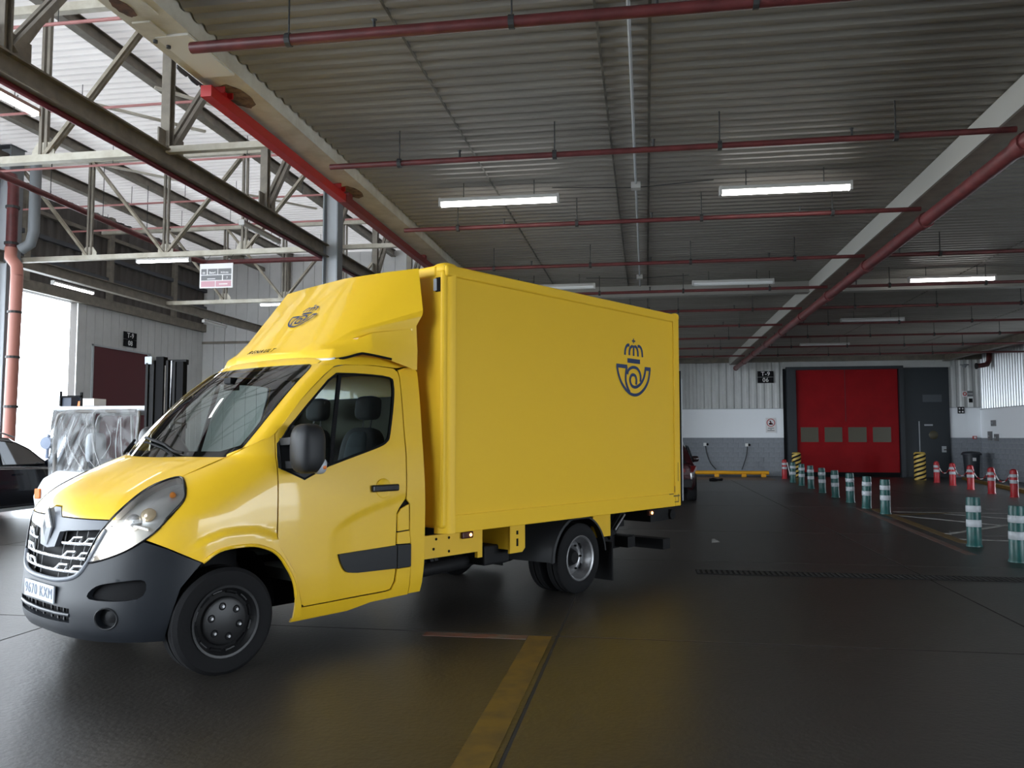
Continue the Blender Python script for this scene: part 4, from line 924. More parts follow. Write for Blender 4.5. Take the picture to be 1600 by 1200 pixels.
# ---- cargo box
HW = 1.08; BX0, BX1, BZ0, BZ1 = -1.90, -5.80, .75, 3.02
box = obj('cargo_box', MB().box(BX1, BX0, -HW+.012, HW-.012, BZ0+.04, BZ1-.04), YELBOX, truck, bevel=.03)
for s in (1, -1):
    ya, yb = sorted((s*(HW-.02), s*HW))
    ya2, yb2 = sorted((s*(HW-.03), s*(HW+.012)))
    obj('side_panel', MB().box(BX1+.13, BX0-.13, ya, yb, BZ0+.15, BZ1-.10), YELBOX, box)
    obj('bottom_rail', MB().box(BX1+.13, BX0-.13, ya2, yb2, BZ0, BZ0+.15), YELBOX, box, bevel=.006)
    obj('top_rail', MB().box(BX1+.02, BX0-.02, ya2, yb2, BZ1-.10, BZ1), YELBOX, box, bevel=.03)
    obj('rear_post', MB().box(BX1, BX1+.125, ya2, yb2, BZ0, BZ1), YELBOX, box, bevel=.008)
    n = 8; prof = [(BX0-.13+.13*math.sin(PI/2*k/n), s*(HW+.012-.12*(1-math.cos(PI/2*k/n)))) for k in range(n+1)]
    obj('corner_post', MB().grid([[(x_, y_, BZ0) for x_, y_ in prof], [(x_, y_, BZ1-.03) for x_, y_ in prof]]), YELBOX, box, smooth=60)
    obj('corner_seam', MB().box(BX0-.132, BX0-.127, ya2, yb2, BZ0+.15, BZ1-.1), YELF, box)
    cushion('corner_cap', (BX0-.10, s*(HW-.09), BZ1-.03), (.10, .10, .06), YELBOX, box, p=2.6)
    obj('marker_lamp', MB().box(BX0, BX0+.02, s*.985-.018, s*.985+.018, 2.80, 2.90), PLATEW, box); obj('marker_base', MB().box(BX0, BX0+.012, s*1.01-.025, s*1.01+.025, 2.79, 2.91), BLACK, box)
    cushion('rear_cap', (BX1+.03, s*(HW-.03), BZ1-.03), (.05, .05, .05), YELBOX, box, p=2.6)
obj('roof_skin', MB().box(BX1+.02, BX0-.02, -HW+.02, HW-.02, BZ1-.03, BZ1-.005), WHITE, box)
obj('front_rail', MB().box(BX0-.03, BX0+.012, -HW+.1, HW-.1, BZ1-.10, BZ1), YELBOX, box, bevel=.02)
obj('rear_door', MB().box(BX1-.03, BX1, -HW+.05, HW-.05, BZ0, BZ1-.08), YELF, box)
obj('rear_seal', MB().box(BX1-.055, BX1-.03, -HW, HW, BZ0+.02, 2.35), BLACK, box); obj('lift_platform', MB().box(BX1-.10, BX1-.06, -HW+.02, HW-.01, BZ0+.05, 2.25), STEELL, box)
emblem('side_emblem', lambda a, b, off: (-4.82+a, HW+off, 2.33+b), box)
for k, (x_, z_, w_, h_) in enumerate(((-5.70, .87, .14, .015), (-5.74, .84, .012, .10), (-5.66, .95, .012, .07), (-5.70, .80, .09, .012), (-5.58, .895, .10, .010), (-5.74, 1.15, .010, .22))):
    obj('scuff', MB().box(x_-w_/2, x_+w_/2, HW+.0125, HW+.0135, z_-h_/2, z_+h_/2), mat('scuff', (.16, .10, .03), .7), box)
# ---- chassis
ch = obj('chassis', MB().box(-5.6, .3, -.42, -.34, .48, .66).box(-5.6, .3, .34, .42, .48, .66).box(-5.5, -5.35, -.4, .4, .5, .64).box(-2.3, -2.2, -.4, .4, .5, .64).box(-3.2, -3.1, -.4, .4, .5, .64), CHASS, truck)
obj('subframe', MB().box(-5.75, -1.95, -.5, -.4, .66, .75).box(-5.75, -1.95, .4, .5, .66, .75), CHASS, ch)
for s in (1, -1):
    y0_, y1_ = sorted((s*.93, s*.965))
    sk = obj('side_skirt', MB().prism([(-1.80, .735), (-2.50, .735), (-2.50, .49), (-2.44, .49), (-2.44, .545), (-1.80, .545)], y0_, y1_, 'y'), YELF, truck)
    for x_, z_ in ((-1.93, .70), (-2.08, .70), (-1.9, .62), (-2.08, .585)): obj('hole', MB().lathe([(0, 0), (.012, 0), (.012, .004)], 8, 'y', (x_, s*.967, z_)), BLACK, sk)
    lp = obj('side_lamp', MB().box(-2.36, -2.22, *sorted((s*.965, s*.995)), .675, .735), mat('lamp_base', (.06, .012, .008), .4), sk, bevel=.012)
    obj('side_lamp_lens', MB().lathe([(0, .012), (.012, .008), (.016, 0)], 10, 'y', (-2.32, s*.993, .705)) if s > 0 else MB().lathe([(0, -.012), (.012, -.008), (.016, 0)], 10, 'y', (-2.32, s*.993, .705)), AMBON, lp)
    br = obj('bracket', MB().prism([(-2.84, .735), (-3.06, .735), (-3.06, .52), (-3.02, .485), (-2.84, .485)], *sorted((s*.97, s*.99)), 'y'), YELF, truck)
    obj('bracket_web', MB().box(-2.85, -2.84, *sorted((s*.45, s*.99)), .52, .735), YELF, br)
    for z_, h_ in ((.67, .018), (.58, .035)): obj('slot', MB().box(-2.96, -2.935, *sorted((s*.989, s*.993)), z_-h_, z_+h_), BLACK, br)
    obj('rear_bracket', MB().box(-4.20, -4.52, *sorted((s*.93, s*.96)), .50, .75), YELF, truck)
    rl = obj('rear_side_lamp', MB().box(-5.44, -5.32, *sorted((s*.92, s*.95)), .655, .71), mat('lamp_base', (.06, .012, .008), .4), truck)
    obj('lens', MB().lathe([(0, .014*s), (.013, .008*s), (.018, 0)], 10, 'y', (-5.38, s*.952, .684)), AMBON, rl)
    # mudguard over the twin rear wheels
    rows = []; prof = [(-2.98, .40), (-2.99, .56), (-3.05, .66)]+[(-3.86+.62*math.cos(a), .25+.50*math.sin(a)) for a in [PI*(.80-.068*k) for k in range(11)][::1]]
    prof = [(-2.98, .40), (-3.0, .57), (-3.16, .70), (-3.35, .755), (-3.6, .765), (-3.86, .765), (-4.05, .735), (-4.22, .65), (-4.34, .52), (-4.40, .36)]
    prof = crom(prof, 4)
    m_=len(prof); arc=[(-3.84+.455*math.cos(a), min(.345+.44*math.sin(a), .762)) for a in [PI*.97*i/(m_-1) for i in range(m_)]]
    rows = [[(x_, s*.48, z_) for x_, z_ in prof], [(x_, s*1.03, z_) for x_, z_ in arc], [(x_, s*1.06, z_-.01) for x_, z_ in arc]]
    rows.append([(-3.84+(x_+3.84)*.93, s*1.065, .345+(z_-.345)*.93) for x_, z_ in arc])
    mg = obj('mudguard', MB().grid(rows), PLAST, truck, smooth=60)
    obj('mud_flap', MB().box(-4.42, -4.40, *sorted((s*.50, s*1.06)), .05, .45), RUB, mg)
obj('exhaust', MB().tube([(-.9, .3, .42), (-1.9, .62, .38), (-2.6, .62, .40), (-3.0, .5, .42)], .06, 10), CHASS, truck, smooth=60)
obj('spare_rear_axle', MB().tube([(-3.86, -.9, .34), (-3.86, .9, .34)], .07, 10), CHASS, truck); obj('differential', MB().lathe([(0, -.16), (.12, -.1), (.15, 0), (.12, .1), (0, .16)], 16, 'y', (-3.86, 0, .34)), CHASS, truck, smooth=60)
obj('battery_box', MB().box(-3.0, -2.65, .45, .85, .38, .56), CHASS, truck, bevel=.02)
obj('fuel_tank', MB().box(-2.5, -1.9, -.9, -.45, .35, .6), CHASS, truck, bevel=.04)
# tail lift
tl_ = obj('tail_lift', MB().box(-5.2, -4.5, .55, .62, .28, .42).tube([(-4.95, .62, .42), (-5.3, .62, .72)], .045, 8).tube([(-5.05, .55, .35), (-5.45, .55, .70)], .035, 8).box(-5.25, -5.1, -.8, .8, .30, .42), CHASS, truck)
obj('under_run_bar', MB().box(-5.78, -5.62, -.95, .95, .24, .36), CHASS, tl_); obj('bar_bracket', MB().box(-5.66, -5.2, .45, .52, .30, .38), CHASS, tl_)
obj('hydraulic_box', MB().box(-5.75, -5.35, .5, .95, .58, .72), CHASS, tl_); obj('roller', MB().tube([(-5.80, .70, .64), (-5.80, .98, .64)], .06, 12), RUB, tl_, smooth=50)
obj('steel_link', MB().tube([(-5.02, .68, .50), (-5.22, .68, .66)], .014, 6), RIMS, tl_)
obj('reverse_lamp', MB().box(-1.93, -1.80, -.62, -.5, .36, .5), PLATEW, truck)
# ---- wheels
def wheel(name, x_, yc, s, kind, r=.35, wid=.20, steer=0.0):
    """yc = centre of tread; s = outward side"""
    h = wid/2
    prof = [(r*.62, -h*.9), (r*.74, -h), (r*.93, -h*.95), (r, -h*.75), (r, -h*.1), (r-.012, -h*.08), (r-.012, h*.08), (r, h*.1), (r, h*.75), (r*.93, h*.95), (r*.74, h), (r*.62, h*.9)]
    w = obj(name, MB().lathe([(a, s*b) for a, b in prof], 48), RUB, truck, smooth=35)
    w.location = (x_, yc, r-.005); w.rotation_euler = (0, 0, steer)
    for q in (-.5, .5): obj('tread_groove', MB().lathe([(r+.0012, s*h*q-.005), (r+.0012, s*h*q+.005)], 48), BLACK, w)
    if kind == 'front':
        R = r*.66
        obj('rim', MB().lathe([(R-.02, s*h*.8), (R, s*(h*1.0)), (R+.004, s*h*1.04), (R-.012, s*h*1.02), (R-.022, s*h*.75), (R-.045, s*h*.55), (.160, s*h*.66), (.152, s*h*.84), (.138, s*h*.90), (0, s*h*.90)], 40), RIMB, w, smooth=40)
        for k in range(6):
            a = 2*PI*k/6+.3; c = (math.cos(a)*.102, s*h*.90, math.sin(a)*.102)
            bl = obj('bolt', MB().lathe([(0, s*.016), (.009, s*.016), (.012, 0)], 8, 'y', c), RIMS, w)
            obj('bolt_cup', MB().lathe([(.016, s*.001), (.024, s*.003), (.026, 0)], 14, 'y', c), BLACK, bl)
            a += .5; pts = [((R-.038)*math.cos(a+q), s*(h*.53), (R-.038)*math.sin(a+q)) for q in (-.2, -.1, 0, .1, .2)]
            obj('vent', MB().tube(pts, .016, 8), BLACK, w, smooth=50)
            a += .52; pts = [((R-.036)*math.cos(a+q), s*(h*.58), (R-.036)*math.sin(a+q)) for q in (-.16, -.08, 0, .08, .16)]
            obj('spoke', MB().tube(pts, .013, 8), RIMB, w, smooth=50)
    elif kind == 'dual':
        R = r*.62
        obj('rim', MB().lathe([(R, s*h*.9), (R+.012, s*h*.95), (R+.004, s*h*1.02), (R-.012, s*h*.92), (R-.022, s*h*.4), (R-.03, s*h*.3), (R-.035, -s*h*.6), (.10, -s*h*.75)], 40), RIMS, w, smooth=40)
        obj('rim_disc', MB().lathe([(R-.03, -s*h*.55), (.16, -s*h*.2), (.13, -s*h*.1), (.11, -s*h*.15), (.09, -s*h*.4)], 40), RIMS, w, smooth=40)
        obj('hub', MB().lathe([(.09, -s*h*.4), (.07, s*h*.1), (.06, s*h*.25), (0, s*h*.28)], 20), CHASS, w, smooth=40)
        for k in range(5):
            a = 2*PI*k/5; obj('hand_hole', MB().lathe([(0, s*.004), (.03, s*.004), (.03, -.004)], 12, 'y', (math.cos(a)*.165, -s*h*.22, math.sin(a)*.165)), BLACK, w)
            obj('wheel_nut', MB().lathe([(0, s*.02), (.010, s*.02), (.012, 0)], 6, 'y', (math.cos(a+.6)*.12, -s*h*.08, math.sin(a+.6)*.12)), CHASS, w)
    else:
        obj('rim', MB().lathe([(r*.62, s*h*.9), (r*.5, s*h*.4), (.05, s*h*.3)], 30), CHASS, w, smooth=40)
    return w
wheel('front_wheel', 0, .90, 1, 'front', .35, .215, math.radians(-3)); wheel('front_wheel', 0, -.90, -1, 'front', .35, .215, math.radians(-3))
for s in (1, -1):
    wheel('rear_wheel', -3.84, s*.97, s, 'dual', .348, .185); wheel('rear_wheel', -3.84, s*.735, s, 'inner', .348, .185)
obj('front_axle', MB().tube([(0, -.85, .35), (0, .85, .35)], .05, 8), CHASS, truck)
for s in (1, -1): obj('suspension_strut', MB().tube([(.02, s*.62, .40), (.0, s*.60, .85)], .05, 10), CHASS, truck)
obj('underbody', MB().box(-1.7, .55, -.62, .62, .30, .50), BLACK, truck)
obj('engine_cover', MB().box(-.3, .60, -.60, .60, .50, 1.0), BLACK, truck)
# ================================================================== FLOOR MARKINGS AND DRAIN
def marking(label, poly, m, z=.003):
    o = obj('floor_marking', MB().prism(poly, .0005, z, 'z'), m); return tag(o, label, 'marking', 'floor markings')
marking('wide worn yellow stripe on the floor in the foreground', [(-.925, 2.0), (-.745, 2.0), (-.745, 6.52), (-.925, 6.52)], YMARK)
marking('faint yellow cross stripe at the end of the foreground stripe', [(-1.75, 6.40), (-.93, 6.40), (-.93, 6.52), (-1.75, 6.52)], RMARK)
marking('long yellow line beside the green bollard row', [(4.80, 19.2), (4.98, 19.2), (4.70, 13.2), (4.54, 13.2)], YMARK)
marking('faded reddish line left of the yellow line', [(4.52, 19.2), (4.66, 19.2), (4.30, 11.9), (4.18, 11.9)], RMARK)
for k, (a, b, w, m_) in enumerate((((5.1, 18.5), (9.0, 18.45), .10, WMARK), ((6.0, 18.2), (8.5, 15.6), .10, WMARK), ((5.0, 17.6), (6.9, 15.0), .09, WMARK), ((4.78, 14.4), (7.4, 17.2), .10, WMARK), ((4.72, 13.7), (7.2, 13.3), .10, WMARK), ((4.95, 17.8), (6.15, 18.4), .12, YMARK))):
    a, b = Vector(a), Vector(b); d = (b-a).normalized(); q = Vector((-d.y, d.x))*w/2
    marking('hatched box line on the floor right of the green bollards, ' + ['farthest from the camera', 'slanting in the far half', 'slanting from the yellow line', 'rising to the right across the box', 'nearest to the camera', 'short yellow one'][k], [tuple(a-q), tuple(b-q), tuple(b+q), tuple(a+q)], m_, .003+.0004*k)
dr = thing('floor_drain', 'dark slotted drain channel across the floor in front of the bollards', 'drain', (0, 9.9, 0))
for y_ in (-.15, .13): obj('drain_rail', MB().box(.55, 6.2, y_, y_+.02, .0005, .006), CHASS, dr)
obj('drain_pit', MB().box(.55, 6.2, -.15, .15, .0005, .002), BLACK, dr)
b0 = obj('grate_bar', MB().box(-.014, .014, -.13, .13, .002, .007), mat('grate_dark', (.03, .03, .03), .7), dr); b0.location = (.58, 0, 0)
for k in range(1, 94): inst(b0, dr, (.58+.06*k, 0, 0))
# small patches of litter and wear on the floor
for k, (x_, y_, w_, l_, lab) in enumerate(((1.0, 12.9, .12, .5, 'small pale worn arrow fragment on the floor near the truck tail'), (3.9, 24.2, .25, .05, 'white paper scrap on the floor beside the green bollards'))):
    o = obj('floor_scrap', MB().prism([(x_-w_/2, y_-l_/2), (x_+w_/2, y_-l_/2*.6), (x_+w_*.1, y_+l_/2), (x_-w_*.2, y_+l_/2*.7)], .0005, .004, 'z'), WMARK); tag(o, lab, 'scrap')

# ================================================================== BOLLARDS
def lean(t, ax, ay): t.rotation_euler = (ax, ay, t.rotation_euler.z)
gproto = None
GL = [(5.0, 29.98), (4.98, 28.22), (4.97, 26.6), (4.89, 24.55), (4.86, 22.77), (4.83, 21.03), (4.78, 19.37), (4.80, 17.98), (4.61, 12.82), (4.57, 11.33)]
GN = ['farthest of the diagonal row, in front of the striped post', 'second from the far end of the diagonal row', 'third from the far end of the diagonal row', 'fourth from the far end of the diagonal row', 'fifth from the far end of the diagonal row', 'sixth from the far end of the diagonal row', 'with a bent cap, seventh from the far end', 'last of the diagonal row, beside the hatched box', 'with a torn cap, standing alone near the hatched box', 'nearest to the camera at the right picture edge']
def make_bollard(name, label, body, r, h, bands, group, cap):
    t = thing(name, label, 'bollard', group=group)
    prof = [(0, .0), (r*1.12, 0), (r*1.12, .02), (r, .035), (r, h*.5), (r*.97, h-.04)] + ([(r*.9, h), (0, h+.005)] if cap == 'flat' else [(r*.85, h+.02), (r*.45, h+.05), (0, h+.055)])
    obj('post', MB().lathe(prof, 20, 'z'), body, t, smooth=40)
    for z0_, z1_ in bands: obj('reflective_band', MB().lathe([(r+.001, z0_), (r+.004, z0_+.003), (r+.004, z1_-.003), (r+.001, z1_)], 20, 'z'), REFL, t, smooth=60)
    return t
for k, ((x_, y_), n_) in enumerate(zip(GL, GN)):
    if gproto is None: gproto = make_bollard('green_bollard', '', GREENB, .095, .70, ((.28, .38), (.49, .58)), 'green rubber bollards', 'flat'); t = gproto
    else: t = copy_tree(gproto)
    t['label'] = 'green bollard, silver bands, ' + n_; t.location = (x_, y_, 0); t.rotation_euler = (random.uniform(-.03, .03), random.uniform(-.03, .03), random.uniform(0, 6))
RL = [(5.16, 32.73), (9.93, 30.78), (9.84, 29.01), (9.58, 26.77), (9.44, 24.88), (9.47, 23.52)]
RN = ['standing alone left of the red door', 'nearest the striped post at the dark door', 'second from the dark door', 'third from the dark door, in front of the bin', 'fourth from the dark door', 'nearest to the camera at the right edge']
rproto = None
for (x_, y_), n_ in zip(RL, RN):
    if rproto is None: rproto = make_bollard('red_bollard', '', REDBO, .095, .68, ((.36, .45), (.52, .60)), 'red bollards', 'round'); t = rproto
    else: t = copy_tree(rproto)
    t['label'] = 'red bollard with two white bands, ' + n_; t.location = (x_, y_, 0)
for k in range(2, 6):
    a = Vector((*RL[k-1], .68)); b = Vector((*RL[k], .68)) if k > 1 else None
    ch_ = thing('barrier_chain', 'red and white plastic chain sagging between red bollards, ' + ['', '', 'nearest the dark door', 'left of the bin', 'right of the bin', 'at the right picture edge'][k], 'chain', group='plastic chains')
    dd = (b-a).normalized()*.11; a = a+dd; b = b-dd
    N = 12; pts = [a.lerp(b, i/N)-Vector((0, 0, .32*4*(i/N)*(1-i/N))) for i in range(N+1)]
    for i in range(N): obj('chain_link', MB().tube([pts[i], pts[i+1]], .016, 5), REDBO if i % 4 < 2 else SIGNW, ch_)
lk = thing('barrier_chain', 'white chain end hanging from the red bollard left of the red door', 'chain', group='plastic chains')
for i in range(5): obj('chain_link', MB().tube([(5.25+.02*i, 32.65, .62-.1*i), (5.27+.02*i, 32.65, .52-.1*i)], .016, 5), SIGNW, lk)
def striped(label, x_, y_, r, h):
    t = thing('striped_post', label, 'bollard', (x_, y_, 0), group='striped steel posts')
    obj('post', MB().lathe([(0, 0), (r, 0), (r, h-.04), (r*.8, h), (0, h+.01)], 28, 'z'), BARY_P, t, smooth=40)
    pitch = .42; n = int(h/.15)
    for j in range(-3, n+1):
        z0_ = j*.16; rows = []
        for k in range(25):
            a = 2*PI*k/24; zz = z0_+pitch*k/24
            rows.append([((r+.003)*math.cos(a), (r+.003)*math.sin(a), min(max(zz, .004), h-.045)), ((r+.003)*math.cos(a), (r+.003)*math.sin(a), min(max(zz+.075, .004), h-.045))])
        obj('stripe', MB().grid(rows), BLACK, t, smooth=60)
BARY_P = mat('post_yellow', (.62, .42, .08), .45)
striped('yellow and black striped post left of the red door', 5.75, 33.6, .17, .98)
striped('yellow and black striped post in front of the dark door', 9.93, 32.54, .20, 1.02)
# yellow wheel stop bar
wsb = thing('wheel_stop', 'yellow tubular barrier bar low in front of the grey block wall', 'barrier', (0, 33.9, 0))
obj('rail', MB().tube([(1.2, 0, .17), (4.75, 0, .17)], .075, 12), BARY, wsb, smooth=50)
for x_ in (1.3, 2.75, 3.8, 4.55): obj('foot', MB().box(x_-.09, x_+.09, -.1, .1, 0, .13), BARY, wsb, bevel=.02)
# floor stripe in front of it
marking('orange brown stripe on the floor in front of the yellow barrier', [(1.0, 31.4), (4.7, 31.4), (4.7, 33.4), (1.0, 33.4)], mat('orange_floor', (.16, .09, .045), .5))
bt = thing('charging_plug', 'black cable plug lying on the floor before the yellow barrier', 'plug', (2.4, 30.4, 0))
obj('body', MB().tube([(-.2, 0, .05), (-.05, 0, .06), (.1, .02, .05)], [.05, .07, .04], 10), BLACK, bt, smooth=50); obj('handle', MB().tube([(.1, .02, .05), (.24, .05, .06), (.26, .05, .10)], [.035, .05, .03], 10), BLACK, bt, smooth=50)
# yellow kerb near right wall
o = obj('kerb', MB().prism([(10.2, 24.0), (10.35, 24.0), (11.72, 33.1), (11.55, 33.1)], 0, .10, 'z'), YMARK); tag(o, 'low yellow kerb running towards the corner at the right wall', 'kerb')
# bin
bn = thing('waste_bin', 'dark grey waste bin with lid in the corner by the right wall', 'bin', (12.12, 33.7, 0))
obj('body', MB().lathe([(0, 0), (.24, .0), (.29, .9), (.27, .92)], 20, 'z'), BINM, bn, smooth=40); obj('lid', MB().lathe([(.34, .92), (.34, .96), (.28, 1.02), (0, 1.05)], 20, 'z'), BINM, bn, smooth=40)
obj('sticker', MB().box(-.06, .06, -.292, -.28, .68, .80), SIGNW, bn)
obj('rim', MB().tube([(.34*math.cos(a), .34*math.sin(a), .92) for a in [2*PI*k/20 for k in range(21)]], .02, 6, False), BINM, bn, smooth=60)

# ================================================================== CARS
def car(name, label, loc, rz, paint, L=4.5, Hh=1.6, W=.92, suv=True):
    t = thing(name, label, 'car', loc, rz)
    # stations: x, sill z, belt z, half width; lower body
    st = [(-.49, .55, .80, .62), (-.485, .34, .95, .82), (-.44, .28, 1.02, .96), (-.30, .26, 1.04, 1), (-.1, .25, 1.03, 1), (.1, .25, 1.01, 1), (.24, .25, .98, 1), (.36, .27, .92, .98), (.44, .30, .82, .92), (.485, .36, .70, .78), (.50, .45, .60, .5)]
    k = Hh/1.6; rows = []
    for x_, z0_, z1_, w_ in st:
        w = W*w_; z1_ *= k*1.02; zm = (z0_+z1_)/2
        r = [(x_*L, -w*.9, z0_), (x_*L, -w, z0_+.12), (x_*L, -w*1.01, zm), (x_*L, -w*.97, z1_-.06), (x_*L, -w*.90, z1_), (x_*L, -w*.4, z1_+.03), (x_*L, 0, z1_+.04)]
        rows.append(r+[(a, -b, c) for a, b, c in reversed(r[:-1])])
    mb = MB().grid(rows); n = len(rows[0]); mb.f += [tuple(range(n)), tuple(range((len(rows)-1)*n+n-1, (len(rows)-1)*n-1, -1))]
    obj('body', mb, paint, t, smooth=40)
    g = [(-.455, .98, .72), (-.40, 1.32, .74), (-.34, 1.50, .74), (-.22, 1.585, .74), (-.05, 1.60, .74), (.04, 1.56, .73), (.13, 1.38, .74), (.24, 1.0, .78)]
    rows = []
    for x_, z1_, w_ in g:
        z1_ *= k; zb = 1.0*k; wt = W*w_
        f = (z1_-zb)/(.6*k)
        r = [(x_*L, -W*.93, zb-.04), (x_*L, -(W*.93-(W*.93-wt)*max(f, 0)), max(z1_-.10, zb-.03)), (x_*L, -wt*.86, z1_-.02), (x_*L, 0, z1_)]
        rows.append(r+[(a, -b, c) for a, b, c in reversed(r[:-1])])
    obj('cabin', MB().grid(rows), paint, t, smooth=40)
    def side_w(poly, s, nm):
        pts = []
        for x_, z_ in poly:
            f = (z_*k-1.0*k)/(.6*k); pts.append((x_*L, s*(W*.93-(W*.93-W*.74)*max(f, 0)+.018), z_*k))
        o = obj(nm, MB().add(pts, [tuple(range(len(pts)))]), GL_C, t, recalc=False)
        o2 = obj('window_trim', MB().tube(pts+[pts[0]], .012, 5, False), BLKGL, o); return o
    for s in (1, -1):
        side_w([(-.40, 1.06), (-.37, 1.34), (-.30, 1.46), (-.26, 1.47), (-.26, 1.06)], s, 'rear_quarter_window')
        side_w([(-.25, 1.06), (-.25, 1.48), (-.07, 1.50), (-.07, 1.06)], s, 'rear_window'); side_w([(-.06, 1.06), (-.06, 1.50), (.035, 1.46), (.10, 1.34), (.18, 1.08), (.175, 1.06)], s, 'front_window')
        mi = cushion('mirror', (.165*L, s*(W+.10), 1.08*k), (.06, .11, .08), paint, t, p=3)
        obj('sill_trim', MB().box(-.26*L, .24*L, *sorted((s*(W*.955), s*(W+.012))), .245, .30), STEELL, t)
        obj('handle', MB().box(-.01*L, .03*L, *sorted((s*W*.985, s*(W*1.025))), .87*k, .90*k), paint, t); obj('handle', MB().box(-.20*L, -.16*L, *sorted((s*W*.985, s*(W*1.025))), .87*k, .90*k), paint, t)
        obj('roof_rail', MB().tube([(-.32*L, s*W*.66, 1.53*k), (-.2*L, s*W*.66, 1.62*k), (.0, s*W*.66, 1.63*k), (.06*L, s*W*.66, 1.56*k)], .015, 6), STEELL, t, smooth=60)
        tlp = obj('tail_lamp', MB().add([(-.492*L, s*W*.55, .80*k), (-.482*L, s*W*.90, .80*k), (-.455*L, s*W*1.0, .84*k), (-.455*L, s*W*.985, .97*k), (-.478*L, s*W*.86, .98*k), (-.49*L, s*W*.55, .93*k)], [(0, 1, 2, 3, 4, 5)]), TAIL, t); tlp.modifiers.new('thick', 'SOLIDIFY').thickness = .05
        hl_ = obj('head_lamp', MB().add([(.475*L, s*W*.50, .62*k), (.465*L, s*W*.86, .66*k), (.42*L, s*W*.94, .76*k), (.45*L, s*W*.80, .76*k), (.48*L, s*W*.5, .68*k)], [(0, 1, 2, 3, 4)]), PLATEW, t); hl_.modifiers.new('thick', 'SOLIDIFY').thickness = .05
        for x_ in (.31*L, -.31*L):
            r = .34
            wl_ = obj('wheel', MB().lathe([(r*.62, -.1), (r*.95, -.11), (r, -.08), (r, .08), (r*.95, .11), (r*.62, .1)], 30), RUB, t, smooth=40); wl_.location = (x_, s*(W-.10), r)
            obj('rim', MB().lathe([(r*.64, s*.10), (r*.6, s*.07), (r*.2, s*.05), (0, s*.06)], 30), RIMS, wl_, smooth=40)
            for q in range(5):
                a = 2*PI*q/5; obj('spoke', MB().bar((.04*math.cos(a), s*.085, .04*math.sin(a)), (r*.6*math.cos(a), s*.095, r*.6*math.sin(a)), .05, .02, (0, 1, 0)), STEELL, wl_)
    obj('windscreen', MB().add([(.125*L, -W*.62, 1.40*k), (.125*L, W*.62, 1.40*k), (.235*L, W*.74, 1.045*k), (.235*L, -W*.74, 1.045*k)], [(0, 1, 2, 3)]), GL_C, t)
    obj('rear_glass', MB().add([(-.408*L, -W*.6, 1.34*k), (-.408*L, W*.6, 1.34*k), (-.464*L, W*.7, 1.03*k), (-.464*L, -W*.7, 1.03*k)], [(0, 1, 2, 3)]), BLKGL, t)
    obj('rear_bumper', MB().box(-.505*L, -.48*L, -W*.85, W*.85, .36, .56), CHASS, t, bevel=.02)
    return t
car('parked_car', 'dark blue estate car at the left edge, cut by the picture border', (-12.15, 13.35, 0), PI/2, CARB)
car('parked_car', 'dark red hatchback mostly hidden behind the truck box', (.33, 22.3, 0), PI/2, CARR, 4.1, 1.45, .86)

# ================================================================== FORKLIFT with clear rain cover, mast to the right
fk = thing('forklift', 'forklift with its cab wrapped in clear plastic film and a black mast', 'forklift', (0, 12.5, 0))
FX0, FX1, FY0, FY1 = -9.45, -7.95, -.5, .5
obj('body', MB().prism([(-9.6, .25), (-9.62, .7), (-9.45, .98), (-8.6, 1.0), (-8.2, .7), (-7.9, .65), (-7.9, .2)], FY0, FY1, 'y'), PLASTW, fk, bevel=.05)
obj('roof', MB().box(FX0+.02, FX1+.1, FY0, FY1, 1.98, 2.06), PLASTW, fk, bevel=.03)
for y_ in (FY0, FY1):
    fr = crom([(-9.40, y_, .98), (-9.42, y_, 1.5), (-9.38, y_, 1.85), (-9.28, y_, 1.95), (-9.0, y_, 1.97)], 5)+[(-8.0, y_, 1.97)]
    obj('cab_frame', MB().tube(fr, .035, 8), mat('frame_grey', (.16, .15, .14), .5), fk, smooth=60)
    obj('cab_post', MB().tube([(-8.02, y_, .8), (-7.95, y_, 1.98)], .03, 8), mat('frame_grey', (.16, .15, .14), .5), fk, smooth=60)
    obj('cab_post', MB().tube([(-8.75, y_, 1.97), (-8.70, y_, 1.0)], .022, 8), mat('frame_grey', (.16, .15, .14), .5), fk, smooth=60)
def film(name, p, label=None):
    rows = []; N, M_ = 26, 22; rnd = random.Random(name+str(p[0]))
    fold = [(rnd.uniform(0, 1), rnd.uniform(-1, 1), rnd.uniform(.01, .03)) for _ in range(4)]
    A, B, C_, D = (Vector(q) for q in p); nrm = (B-A).cross(D-A).normalized()
    for j in range(M_+1):
        row = []
        for i in range(N+1):
            u, v = i/N, j/M_
            q = A.lerp(B, u).lerp(D.lerp(C_, u), v)
            d = sum(a*math.exp(-((u+(v-.5)*sl-c)/.03)**2) for c, sl, a in fold)+.012*math.sin(19*u+11*v)
            row.append(q+nrm*d)
        rows.append(row)
    return obj(name, MB().grid(rows), FILM, fk, smooth=180, recalc=False)
film('clear_cover', [(-9.50, FY0-.03, .75), (-7.95, FY0-.03, .75), (-7.93, FY0-.03, 2.03), (-9.46, FY0-.03, 2.03)])
film('clear_cover', [(-9.50, FY1+.03, .95), (-9.50, FY0-.03, .95), (-9.46, FY0-.03, 2.03), (-9.46, FY1+.03, 2.03)])
wr_ = MB()
random.seed(9)
for k in range(7):
    a = random.uniform(-9.4, -8.1); wr_.tube(crom([(a, FY0-.05, 1.9-random.random()*.3), (a+random.uniform(-.2, .2), FY0-.06, 1.45), (a+random.uniform(-.35, .35), FY0-.05, .95+random.random()*.2)], 4), random.uniform(.0015, .004), 5)
wo = obj('film_creases', wr_, PLASTW, fk, smooth=60); wo['kind'] = 'stuff'
